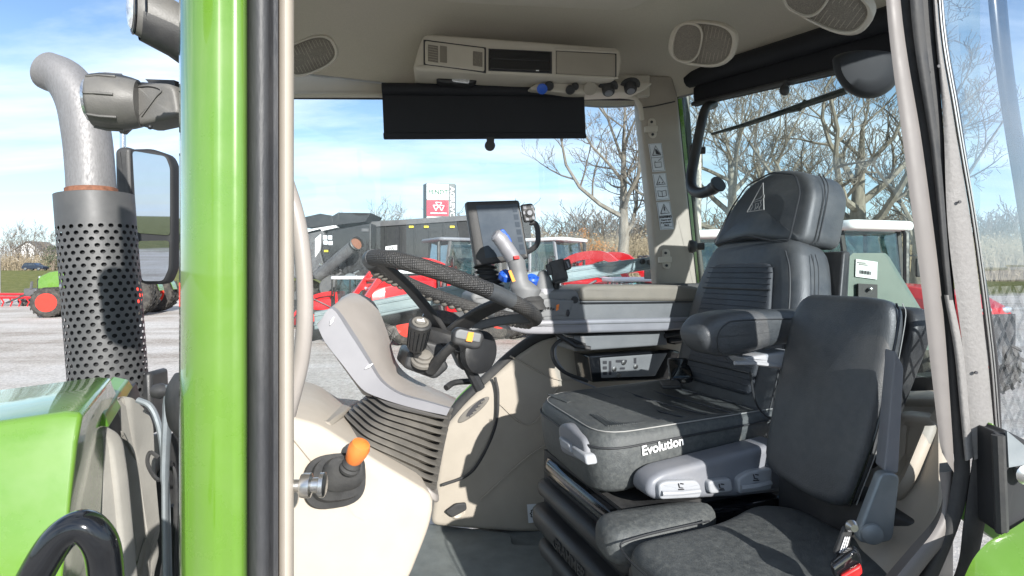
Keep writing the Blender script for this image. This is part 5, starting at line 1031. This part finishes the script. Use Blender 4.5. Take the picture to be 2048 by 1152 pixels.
MB().tube(spl([aa(1170,690,-.03), aa(1130,678,-.03), aa(1106,695,-.02), aa(1108,722,-.02), aa(1130,745,-.02), aa(1175,762,-.03)], 6), .006, 8).build('cable', 'black_rubber', AR); MB().tube(spl([aa(1168,700,-.03), aa(1120,684,-.04), aa(1112,715,-.03), aa(1140,752,-.03), aa(1190,775,-.03)], 6), .0035, 6).build('cable', 'grey_light', AR)
for pts in (((1110,665),(1150,692),(1180,697)), ((1330,672),(1375,664),(1420,662)), ((1340,682),(1380,678),(1420,668))): MB().tube([aa(x_, y_, -.02) for x_, y_ in pts], .008, 7).build('harness', 'black_plastic', AR)
# front module
aprism([(1010,606),(1040,588),(1100,580),(1150,578),(1165,590),(1160,612),(1140,632),(1090,640),(1040,640),(1005,628)], 'grey_panel', 'front_module', .0, .2, .012, .02)
aprism([(940,590),(975,574),(1015,572),(1025,600),(1000,618),(950,612)], 'grey_panel', 'module_nose', -.06, .14, .012, .02)
aprism([(1030,640),(1140,632),(1150,600),(1090,596)], 'grey_panel', 'module_cheek', .006, .05, .006, .01)
for k, (x_, y_, m) in enumerate(((1113,604,'blue_plastic'),(1120,599,'blue_plastic'),(1127,595,'lilac_plastic'),(1134,592,'white_print'),(1141,590,'blue_plastic'),(1149,589,'orange'))):
    MB().slab(rnd([aa(x_-2,y_-8,-.03), aa(x_+6,y_-10,-.03), aa(x_+9,y_+6,-.01), aa(x_+1,y_+9,-.01)], .005, 3), T20.v*.022, .004).build('lever_tab', m, AR)
for x_, y_ in ((1120,612),(1150,600)): MB().lathe([(.012,0),(.012,.03)], aa(x_,y_,.004), T20.v, 18).build('thumb_wheel', 'black_rubber', AR)
for k in range(9):
    a = math.radians(200+k*12); MB().tube([aa(1096+30*math.cos(a)*.9, 640+26*math.sin(a), .009), aa(1096+27*math.cos(a)*.9, 640+22*math.sin(a), .009)], .003, 5).build('dial_tooth', 'black_plastic', AR)
aprism([(1113,610),(1119,608),(1117,620),(1112,622)], 'orange', 'mark', .009, .002, .0008, .002); MB().ell(aa(1136,626,.009), T20.u*.006, T20.v*.002, UP*.012, 10, 6).build('button', 'label_ink', AR)
# joystick
JS = group_part('joystick', AR); jv = 1.60; jp = lambda px, py, e=0: T20.pv(px, py, jv-e)
jl = [(1050,600,26),(1052,580,34),(1046,572,30),(1040,560,19),(1036,540,19),(1031,520,20),(1022,507,18)]
MB().loft([[jp(x_,y_)+T20.u*math.cos(a)*r_*jv/F+T20.v*math.sin(a)*r_*.8*jv/F for a in (6.2832*k/20 for k in range(20))] for x_, y_, r_ in jl]).build('grip', 'grey_panel', JS, angle=50)
MB().tube(spl([jp(1026,516), jp(1012,495), jp(1000,478), jp(988,468)], 4), [.024]*5+[.023]*4+[.021]*3+[.014], 14).build('head', 'grey_silver', JS)
for p0, p1 in (((1003,462),(1012,470)), ((1012,472),(1020,484))): MB().slab(rnd([jp(p0[0]-3,p0[1]-2,.01), jp(p0[0]+5,p0[1]-4,.01), jp(p1[0]+5,p1[1],.01), jp(p1[0]-2,p1[1]+2,.01)], .004, 2), T20.v*.02, .003).build('button', 'blue_plastic', JS)
MB().slab(rnd([jp(1027,512,.03), jp(1038,511,.03), jp(1040,518,.03), jp(1029,519,.03)], .003, 2), T20.v*.01, .002).build('button', 'red_plastic', JS); MB().prism([jp(1017,542,.028), jp(1022,540,.028), jp(1031,562,.028), jp(1025,564,.028)], T20.v*.004).build('mark', 'orange_mark', JS)
MB().loft([[jp(x_,y_)+T20.u*math.cos(a)*r_*jv/F+T20.v*math.sin(a)*r_*.9*jv/F for a in (6.2832*k/20 for k in range(20))] for x_, y_, r_ in ((1062,618,34),(1060,606,30),(1058,600,33),(1056,592,26))]).build('boot', 'black_rubber', JS)
DM = MB().loft([[jp(1088+sx_*r_*.5, y_, -.05)+T20.u*math.cos(a)*r_*jv/F+T20.v*math.sin(a)*r_*.8*jv/F for a in (6.2832*k/20 for k in range(20))] for y_, r_, sx_ in ((590,24,0),(575,22,0),(558,18,-.1),(545,11,-.3),(540,4,-.4))]).build('dome', 'grey_panel', AR, angle=60); MB().loft([[jp(1088,y_,-.05)+T20.u*math.cos(a)*r_*jv/F+T20.v*math.sin(a)*r_*.85*jv/F for a in (6.2832*k/20 for k in range(20))] for y_, r_ in ((588,25),(577,23.5))]).build('dome_ring', 'grey_silver', DM)
for x_, y_ in ((1062,556),(1010,548)): 
    kb = MB().lathe([(.020,0),(.021,.02),(.016,.026)], jp(x_,y_+10,-.05), V((.2,-.5,.8)), 20).build('rotary_knob', 'blue_plastic', AR)
    for q in range(10): a = 6.2832*q/10; MB().tube([jp(x_,y_+10,-.05)+V((math.cos(a)*.021, math.sin(a)*.018, .002)), jp(x_,y_+10,-.05)+V((math.cos(a)*.021+.004, math.sin(a)*.018-.01, .02))], .0018, 4).build('knurl', 'blue_plastic', kb)

# ------------------------------------------------------------------ monitor
MO = thing('touch_monitor', PD(990,560,1.80), 'black framed touch monitor on a ribbed neck above the armrest front', 'monitor')
mn = V((.10,-1,.03)).normalized(); mc = PD(996,464,1.80)
def mm(px, py, e=0): d = ray(px, py); o = V((0,0,H)); return o+d*((mc-o).dot(mn)/d.dot(mn))+mn*e
MB().slab(rnd([mm(931,403), mm(1038,400), mm(1058,517), mm(952,532)], .008, 3), -mn*.045, .006, 3).build('housing', 'black_plastic', MO)
MB().slab(rnd([mm(929,404,-.02), mm(938,403,-.02), mm(957,530,-.02), mm(950,532,-.02)], .005, 2), -mn*.04, .004).build('edge_trim', 'grey_panel', MO)
SC = MB().prism([mm(952,411,.001), mm(1035,408,.001), mm(1052,508,.001), mm(971,516,.001)], mn*.001).build('screen', 'screen', MO, smooth=False)
for k in range(6): MB().prism([mm(1024+k*2.7,414+k*15,.0025), mm(1033+k*2.7,413.5+k*15,.0025), mm(1034.5+k*2.7,424+k*15,.0025), mm(1026+k*2.7,424.5+k*15,.0025)], mn*.0004).build('screen_tile', 'screen_tile', SC)
kp = MB().slab(rnd([mm(1040,410,.012), mm(1064,407,.012), mm(1070,420,.012), mm(1070,442,.012), mm(1048,446,.012)], .008, 3), -mn*.02, .005).build('keypad', 'black_plastic', MO)
for x_, y_, w_, h_ in ((1045,413,6,6),(1060,411,5,6),(1050,437,6,5),(1063,434,5,6),(1045,424,4,6),(1065,422,4,6)): MB().prism([mm(x_,y_,.0125), mm(x_+w_,y_,.0125), mm(x_+w_+1,y_+h_,.0125), mm(x_+1,y_+h_,.0125)], mn*.002).build('key', 'grey_light', kp)
MB().lathe([(.014,0),(.014,.003),(.012,.004)], mm(1058,427,.0125), mn, 20).build('rotary_key', 'black_rubber', kp); MB().lathe([(.008,0),(.008,.003)], mm(1058,427,.0165), mn, 16).build('key', 'grey_light', kp)
MB().tube(spl([mm(1060,444,-.01), mm(1073,448,-.01), mm(1077,470,-.01), mm(1075,488,-.01), mm(1062,500,-.01), mm(1052,504,-.01)], 5), .009, 8).build('handle', 'black_plastic', MO)
for k in range(5): MB().slab([PD(970+k*3.2+x_*(24+k*.6), 535+k*9.5+y_*5.5, 1.84)+V((0,0,0)) for x_, y_ in ((math.cos(a), math.sin(a)) for a in (6.2832*q/20 for q in range(20)))], V((0,.07,0)), .006).build('neck_rib', 'black_rubber', MO)
MB().tube([PD(966,528,1.87), PD(990,585,1.87)], .026, 12).build('neck', 'black_rubber', MO)
PH = thing('phone_holder', PD(1118,600,1.78), 'empty black phone holder on the armrest right of the joystick', 'phone holder')
MB().slab(rnd([PD(1096,524,1.78), PD(1126,516,1.78), PD(1136,558,1.78), PD(1106,568,1.78)], .006, 3), V((.004,.014,0)), .004).build('back_plate', 'black_plastic', PH)
MB().slab(rnd([PD(1090,530,1.77), PD(1100,527,1.77), PD(1106,548,1.77), PD(1096,552,1.77)], .005, 3), V((.004,.03,0)), .004).build('clamp', 'black_plastic', PH); MB().slab(rnd([PD(1126,520,1.77), PD(1139,517,1.77), PD(1143,537,1.77), PD(1131,542,1.77)], .006, 3), V((.004,.03,0)), .004).build('clamp', 'black_plastic', PH)
MB().tube([PD(1134,523,1.765), PD(1138,535,1.765)], .003, 6).build('clamp_pad', 'grey_light', PH); MB().slab(rnd([PD(1108,563,1.765), PD(1134,556,1.765), PD(1136,562,1.765), PD(1110,570,1.765)], .004, 2), V((.004,.03,0)), .003).build('foot_clamp', 'black_plastic', PH)
MB().tube([PD(1114,550,1.81), PD(1108,590,1.82)], .014, 10).build('stalk', 'black_plastic', PH)

# ------------------------------------------------------------------ driver seat
DS = thing('driver_seat', T20.T(.95,1.34,-.95), 'black leather driver seat with tall headrest and white lettering', 'seat')
S = T20.T
u0, u1_, v0, v1 = .605, 1.22, 1.10, 1.55
cu = rnd([S(u0,v0,-.52), S(u1_,v0,-.52), S(u1_,v1,-.50), S(u0+.02,v1,-.50)], [.09,.05,.05,.12], 6)
top_ = []
ctr = sum(cu, V())/len(cu)
def csc(s, w, tilt=0.0): return [V((ctr.x+(p.x-ctr.x)*s, ctr.y+(p.y-ctr.y)*s, H+w+tilt*((p-ctr).dot(T20.u)))) for p in cu]
CU = MB().loft([csc(.93,-.470,.15), csc(.97,-.458,.15), csc(.99,-.428,.11), csc(1.0,-.406,.09), csc(1.0,-.392,.06), csc(.985,-.374,.05), csc(.955,-.364,.04), csc(.90,-.360,.02), csc(.75,-.366,-.01), csc(.5,-.376,-.03), csc(.1,-.380,-.03)]).build('cushion', 'leather_dusty', DS, angle=70)
def on_top(px, py, w=-.362): return T20.pw(px, py, w)
sm = MB()
for w_, s_ in ((-.389,1.004),): MB().tube(csc(s_, w_, .055)+[csc(s_, w_, .055)[0]], .0028, 6, caps=False).build('piping', 'seam', CU, angle=80)
MB().tube(csc(.945, -.3615, .035)+[csc(.945, -.3615, .035)[0]], .0016, 6, caps=False).build('stitching', 'grey_print', CU, angle=80)
def topw(u, v):
    q = max(abs((u-(u0+u1_)/2)/((u1_-u0)/2)), abs((v-(v0+v1)/2)/((v1-v0)/2))); return (-.378+.016*min(1,q)**2)+(-.015)*((u-(u0+u1_)/2))
for k in range(5):   # quilted seams sweeping across the cushion top
    uu = u0+.11+k*.095; MB().tube(spl([S(uu+.10*f*(1-.2*k)+.02*math.sin(3*f), v1-.05-(v1-v0-.10)*f, topw(uu+.1*f, v1-.05-(v1-v0-.10)*f)+.0012) for f in (0,.25,.5,.75,1)], 5), .0022, 5).build('seam', 'leather_rib', CU)
for k in range(18):
    f = k/17; uu = u0+.055+.10*f; vv = v0+.06; MB().tube([S(uu, v0+.045, topw(uu,v0+.045)+.001), S(uu+.01, v0+.045+.11*(1-.6*f), topw(uu,v0+.12)+.001)], .0016, 4).build('rib', 'leather_dusty', CU); MB().tube([S(uu*.98+.012, v1-.05, topw(uu,v1-.05)+.001), S(uu+.01, v1-.05-.11*(1-.6*f), topw(uu,v1-.12)+.001)], .0016, 4).build('rib', 'leather_dusty', CU)
text('Evolution', T20.pv(1284,911,v0-.004), T20.u*1+UP*.11, UP, .031, 'white_print', 'lettering', CU, bold=.0006)
# front adjustment handles
FH = MB().slab(rnd([T20.pu(1114,850,u0-.004), T20.pu(1130,845,u0-.004), T20.pu(1168,880,u0-.004), T20.pu(1174,930,u0-.004), T20.pu(1120,905,u0-.004)], .02, 3), T20.u*.03, .01).build('front_handles', 'grey_light', DS)
for q in (((1116,872),(1138,888),(1142,908),(1120,893)), ((1142,890),(1170,910),(1174,932),(1146,912))): MB().slab(rnd([T20.pu(x_, y_, u0-.012) for x_, y_ in q], .008, 3), T20.u*.03, .006).build('handle', 'grey_handle', FH)
# backrest
def bu(w): return 1.13+.13*((w+.40)/.48)     # leaning front face
bo = []
for w, a_, b_ in ((-.50,1.12,1.56),(-.30,1.10,1.58),(-.12,1.105,1.575),(.0,1.13,1.55),(.11,1.17,1.51)): bo.append((w, a_, b_))
outl_ = [S(bu(w), a_, w) for w, a_, b_ in bo]+[S(bu(w), b_, w) for w, a_, b_ in bo[::-1]]
nb = (-T20.u+UP*.27).normalized()
BK = MB().slab(rnd(outl_, .06, 4), -nb*.15, .045, 5, 0, .012).build('backrest', 'leather', DS, angle=70)
ins = [S(bu(w)-.018, a_, w) for w, a_, b_ in ((-.34,1.20,0),(-.12,1.19,0),(.03,1.22,0))]+[S(bu(w)-.018, a_, w) for w, a_ in ((.03,1.46),(-.12,1.49),(-.34,1.48))]
PC = MB().slab(rnd(ins, .03, 3), -nb*.03, .010, 3).build('back_inlay', 'leather_rib', BK)
for k in range(22):
    w = -.33+k*.0165; a_ = 1.205+.02*max(0, (w+.05)/.1); 
    if k % 7 == 3: MB().tube([S(bu(w)-.0195, 1.20, w), S(bu(w)-.0195, 1.48, w)], .0030, 5).build('seam', 'seam', PC)
    else: MB().tube([S(bu(w)-.0185, 1.205, w), S(bu(w)-.0182, 1.475, w)], .0014, 4).build('rib', 'leather_rib', PC)
MB().tube(spl([S(bu(w)-.004+.0, 1.150+o_, w) for w, o_ in ((-.44,-.012),(-.30,-.02),(-.12,-.015),(.0,.01),(.06,.04))], 5), .003, 6).build('piping', 'seam', BK)
for du_ in (.035, .05): MB().tube(spl([S(bu(w)+du_+.01, 1.102+o_-.0012, w) for w, o_ in ((-.44,.013),(-.30,-.001),(-.12,.001),(.0,.022),(.05,.045))], 5), .0013, 5).build('stitching', 'seam', BK)
MB().slab(rnd([S(1.40,1.13,.06), S(1.43,1.13,.06), S(1.34,1.09,-.45), S(1.29,1.09,-.45)], .01, 2), T20.v*.38, .008).build('back_shell', 'black_plastic', DS)
# headrest
ho_ = [S(1.285,1.165,.078), S(1.335,1.175,.235), S(1.352,1.215,.295), S(1.362,1.33,.325), S(1.355,1.44,.295), S(1.335,1.50,.225), S(1.285,1.545,.085), S(1.28,1.36,.105)]
HRo = rnd(ho_, .035, 4); HR = MB().slab(HRo, T20.u*.15+UP*-.02, .022, 4, 0, .012).build('headrest', 'leather', DS, angle=70)
hs1 = [S(1.280,1.20,.082), S(1.330,1.205,.232), S(1.345,1.235,.288), S(1.353,1.33,.312), S(1.346,1.43,.284), S(1.330,1.475,.222), S(1.280,1.51,.092), S(1.275,1.36,.115)]
MB().tube([p-T20.u*.008 for p in rnd(hs1, .02, 3)]+[rnd(hs1, .02, 3)[0]-T20.u*.008], .0028, 6).build('piping', 'seam', HR)
for du_ in (.045, .058): MB().tube(spl([S(1.285+du_,1.1635,.082), S(1.335+du_,1.173,.232), S(1.350+du_,1.205,.290)], 5), .0016, 5).build('stitching', 'seam', HR)
eo = T20.pu(1527,405,1.309); ez = (S(1.335,1.355,.235)-S(1.285,1.355,.09)).normalized(); exv = -T20.v; en = ez.cross(exv); en = en if en.dot(T20.u) < 0 else -en
em = lambda x_, y_: eo+exv*x_+ez*y_+en*.021
MB().tube([em(-.034,-.036), em(.034,-.036), em(0,.056), em(-.034,-.036)], .0017, 5).build('emblem', 'grey_print', HR)
for pts in (((-.026,-.05),(-.020,-.03),(-.028,-.015),(-.020,.002),(.0,.006),(.012,.012),(.016,.026),(.024,.020),(.026,.006),(.018,.0),(.014,-.014),(.022,-.028),(.014,-.040),(.018,-.05)), ((-.006,-.05),(-.002,-.034),(-.010,-.018),(.004,-.016),(.008,-.03),(.002,-.045)), ((-.028,-.015),(-.034,-.03),(-.032,-.044)), ((-.018,-.008),(0,-.004),(.012,-.004)), ((.010,.016),(.006,.004))): MB().tube([em(x_*.82, y_*.66) for x_, y_ in pts], .0013, 4).build('emblem_line', 'grey_print', HR)
# left armrest with its grey lever
ao = [S(u, .985, w) for u, w in ((.80,-.135),(.83,-.098),(.90,-.088),(1.18,-.092),(1.22,-.10),(1.22,-.165),(1.02,-.172),(.92,-.188),(.86,-.192),(.815,-.172))]
AM = MB().slab(rnd(ao, .03, 4), T20.v*.10, .025, 4).build('armrest', 'leather', DS, angle=70)
MB().tube(spl([S(u, .9845, w) for u, w in ((.868,-.195),(.845,-.17),(.842,-.14),(.865,-.115),(.92,-.107),(1.2,-.11))], 5), .0016, 5).build('stitching', 'seam', AM)
MB().slab(rnd([S(.93,1.0,-.195), S(1.08,1.0,-.185), S(1.08,1.0,-.222), S(1.04,1.0,-.228), S(.945,1.0,-.212)], .008, 3), T20.v*.06, .006).build('armrest_lever', 'grey_handle', AM); MB().tube([S(.90,.998,-.205), S(.955,.998,-.208), S(1.05,.998,-.222)], .005, 6).build('lever_edge', 'grey_handle', AM)
MB().tube(spl([S(1.04,1.1,-.25), S(1.055,1.095,-.33), S(1.10,1.09,-.37), S(1.16,1.09,-.34), S(1.18,1.09,-.25)], 5), .003, 5).build('pocket_line', 'seam', BK)
# side control pod
pv_ = lambda px, py, e=0: T20.pv(px, py, v0-.07-e)
PDo = MB().slab(rnd([pv_(*p) for p in ((1294,990),(1300,962),(1325,945),(1400,926),(1450,913),(1565,884),(1575,985),(1480,995),(1312,1003))], .014, 4), T20.v*.07, .014, 4).build('control_pod', 'grey_light', DS)
for k, (pts, sym) in enumerate(((((1318,970),(1332,963),(1394,961),(1403,972),(1403,996),(1320,1000)), (1362,972)), (((1417,963),(1464,957),(1467,984),(1420,989)), (1443,973)), (((1477,958),(1500,944),(1545,936),(1545,980),(1478,989)), (1512,954)))):
    hq = MB().slab(rnd([pv_(*p, .014) for p in pts], .010, 3), T20.v*.03, .005).build('handle', 'grey_handle', PDo)
    if k != 1: a_, b_ = pts[-1], pts[-2]; MB().tube([pv_(a_[0]+4,a_[1]-13,.017), pv_((a_[0]+b_[0])/2,(a_[1]+b_[1])/2-12,.022), pv_(b_[0]-4,b_[1]-14,.017)], .006, 8).build('finger_ridge', 'grey_handle', hq)
    cx_, cy_ = sym
    for q in (((-5,-5),(-3,3),(4,4)), ((-5,7),(6,7)), ((-1,-5),(5,-4))): MB().tube([pv_(cx_+x_, cy_+y_, .0155) for x_, y_ in q], .0014, 4).build('symbol', 'label_ink', hq)
# suspension base and ribbed skirt
sb_ = [(.64,1.03,1.51,-.545,-.60,'black_gloss','slide_frame'),(.625,1.02,1.53,-.615,-.66,'black_plastic','skirt_fold'),(.615,1.0,1.54,-.69,-.755,'black_plastic','skirt_fold'),(.63,1.02,1.53,-.79,-.84,'black_plastic','skirt_fold'),(.66,1.06,1.50,-.85,-.97,'black_plastic','pedestal')]
for ua, va, vb, wt, wb_, m, nm_ in sb_:
    sb2 = MB().slab(rnd([S(ua,va,wb_), S(1.16,va,wb_), S(1.16,vb,wb_), S(ua,vb,wb_)], .04, 3), V((0,0,wt-wb_)), .02, 3).build(nm_, m, DS)
    if wt == -.69: text('GRAMMER', S(ua-.002, 1.36, wb_+.016), -T20.v, UP, .040, 'black_plastic', 'lettering', sb2, depth=.0015, bold=.0006)
MB().prism([S(.66,1.07,-.535), S(1.1,1.07,-.535), S(1.1,1.53,-.535), S(.66,1.53,-.535)], V((0,0,-.33))).build('suspension_core', 'black_rubber', DS)
for k in range(9): MB().slab(rnd([S(.66+.03*(k % 2),1.06+.05*k,-.542), S(.69+.03*(k % 2),1.06+.05*k,-.542), S(.69+.03*(k % 2),1.08+.05*k,-.542), S(.66+.03*(k % 2),1.08+.05*k,-.542)], .004, 2), V((0,0,.004)), .001).build('slot', 'label_ink', DS)
# belts of the driver seat
bk = MB().slab(rnd([S(1.12,1.03,-.42), S(1.155,1.03,-.40), S(1.14,1.03,-.36), S(1.10,1.03,-.375)], .006, 2), T20.v*.03, .004).build('belt_buckle', 'black_plastic', DS); MB().slab(rnd([S(1.098,1.028,-.385), S(1.13,1.028,-.37), S(1.125,1.028,-.358), S(1.092,1.028,-.373)], .003, 2), T20.v*.03, .003).build('release_button', 'red_plastic', bk)
MB().slab(rnd([S(1.05,1.44,-.35), S(1.12,1.42,-.345), S(1.16,1.50,-.30), S(1.10,1.53,-.30)], .01, 2), UP*.02, .005).build('belt_latch', 'black_gloss', DS); MB().slab(rnd([S(.99,1.40,-.352), S(1.05,1.38,-.352), S(1.07,1.43,-.345), S(1.01,1.45,-.345)], .01, 2), UP*.012, .004).build('belt_tongue', 'black_plastic', DS)

# ------------------------------------------------------------------ passenger seat
PS = thing('passenger_seat', T20.T(.8,.80,-.95), 'black leather fold up passenger seat nearest the doorway', 'seat')
pu = lambda w: .955+.10*((w+.45)/.45)
pb = [S(pu(w), v, w) for w, v in ((-.455,.775),(-.30,.745),(-.10,.735),(-.052,.745),(-.045,.80),(-.045,.95),(-.10,.975),(-.30,.985),(-.44,.985),(-.46,.86))]
PBK = MB().slab(rnd(pb, .05, 5), T20.u*.048+UP*-.012, .020, 4, 0, .012).build('backrest', 'leather', PS, angle=70)
seam_ = [S(pu(w)+.020, v, w) for w, v in ((-.45,.7735),(-.30,.7445),(-.10,.7345),(-.06,.745))]
MB().tube(spl([p for p in seam_], 5), .0022, 6).build('piping', 'black_gloss', PBK)
MB().tube(spl([p+T20.u*.016-T20.v*.0008 for p in seam_], 5), .0011, 5).build('stitching', 'grey_print', PBK)
sh = [S(pu(w)+.07, v, w-.012) for w, v in ((-.40,.80),(-.10,.735),(-.06,.75),(-.058,.85),(-.10,.89),(-.40,.89))]
MB().slab(rnd(sh, .04, 4), T20.u*.06, .012, 3).build('back_shell', 'black_plastic', PS)
MB().slab(rnd([PD(1790,700,.985), PD(1808,735,.985), PD(1797,948,.985), PD(1768,944,.985), PD(1776,860,.985)], .006, 3), V((.01,.04,0)), .003).build('side_rail', 'grey_light', PS)
hb = [PD(1762,945,.97), PD(1801,950,.97), PD(1786,1083,.97), PD(1742,1090,.97), PD(1716,1084,.97), PD(1718,1062,.97)]
HB2 = MB().slab(rnd(hb, .012, 3), V((.004,.022,0)), .004).build('hinge_bracket', 'bracket_steel', PS); MB().lathe([(.019,0),(.017,.004),(.010,.007),(.002,.008)], PD(1744,1068,.966), V((-.2,-1,0)), 20).build('hinge_cap', 'bracket_steel', HB2)
def cush(pts, w, th, nm_, r=.03): return MB().slab(rnd([S(u, v, w-th) for u, v in pts], .06, 5), UP*th, r, 4, .004).build(nm_, 'leather_dusty', PS, angle=70)
c1 = cush([(.555,.60),(1.0,.62),(1.02,.93),(.94,.985),(.80,.935),(.56,.925)], -.515, .075, 'cushion')
c2 = cush([(.545,.935),(.78,.945),(.86,1.0),(.80,1.05),(.56,1.06)], -.512, .075, 'side_cushion')
MB().tube(spl([S(.552,.61,-.528), S(.548,.75,-.528), S(.553,.91,-.528), S(.60,.930,-.520), S(.78,.938,-.518)], 5), .0022, 5).build('piping', 'seam', c1)
MB().slab(rnd([S(.60,.66,-.95), S(.98,.66,-.95), S(.98,.98,-.95), S(.60,.98,-.95)], .03, 2), UP*.36, .02).build('seat_base', 'black_plastic', PS)
MB().slab(rnd([S(1.0,.66,-.56), S(1.1,.66,-.56), S(1.1,.98,-.56), S(1.0,.98,-.56)], .02, 2), UP*.12, .01).build('seat_hinge_box', 'black_plastic', PS)
bk = MB().slab(rnd([PD(1660,1132,.86), PD(1708,1098,.86), PD(1722,1112,.86), PD(1725,1140,.86), PD(1690,1165,.86), PD(1668,1160,.86)], .008, 3), V((.01,.02,0)), .006).build('belt_buckle', 'black_gloss', PS); MB().slab(rnd([PD(1680,1152,.853), PD(1722,1130,.853), PD(1726,1148,.853), PD(1695,1172,.853)], .004, 2), V((.005,.01,0)), .003).build('release_button', 'red_plastic', bk); MB().prism([PD(1668,1136,.857), PD(1702,1112,.857), PD(1704,1115,.857), PD(1670,1140,.857)], V((0,.002,0))).build('buckle_slot', 'steel', bk)
bs = MB().slab(rnd([PD(1690,1052,.88), PD(1708,1056,.88), PD(1696,1112,.88), PD(1668,1110,.88)], .006, 2), V((0,.008,0)), .003).build('belt_stalk', 'black_plastic', PS)
for k in range(3): MB().prism([PD(1681+k*5-2,1106-k*1,.878), PD(1683+k*5-2,1106-k*1,.878), PD(1692+k*4,1074,.878), PD(1690+k*4,1074,.878)], V((0,.001,0))).build('belt_print', 'white_print', bs)
MB().lathe([(.008,0),(.010,.004),(.006,.012)], PD(1700,1050,.875), V((0,-1,0)), 14).build('anchor_bolt', 'steel', PS)
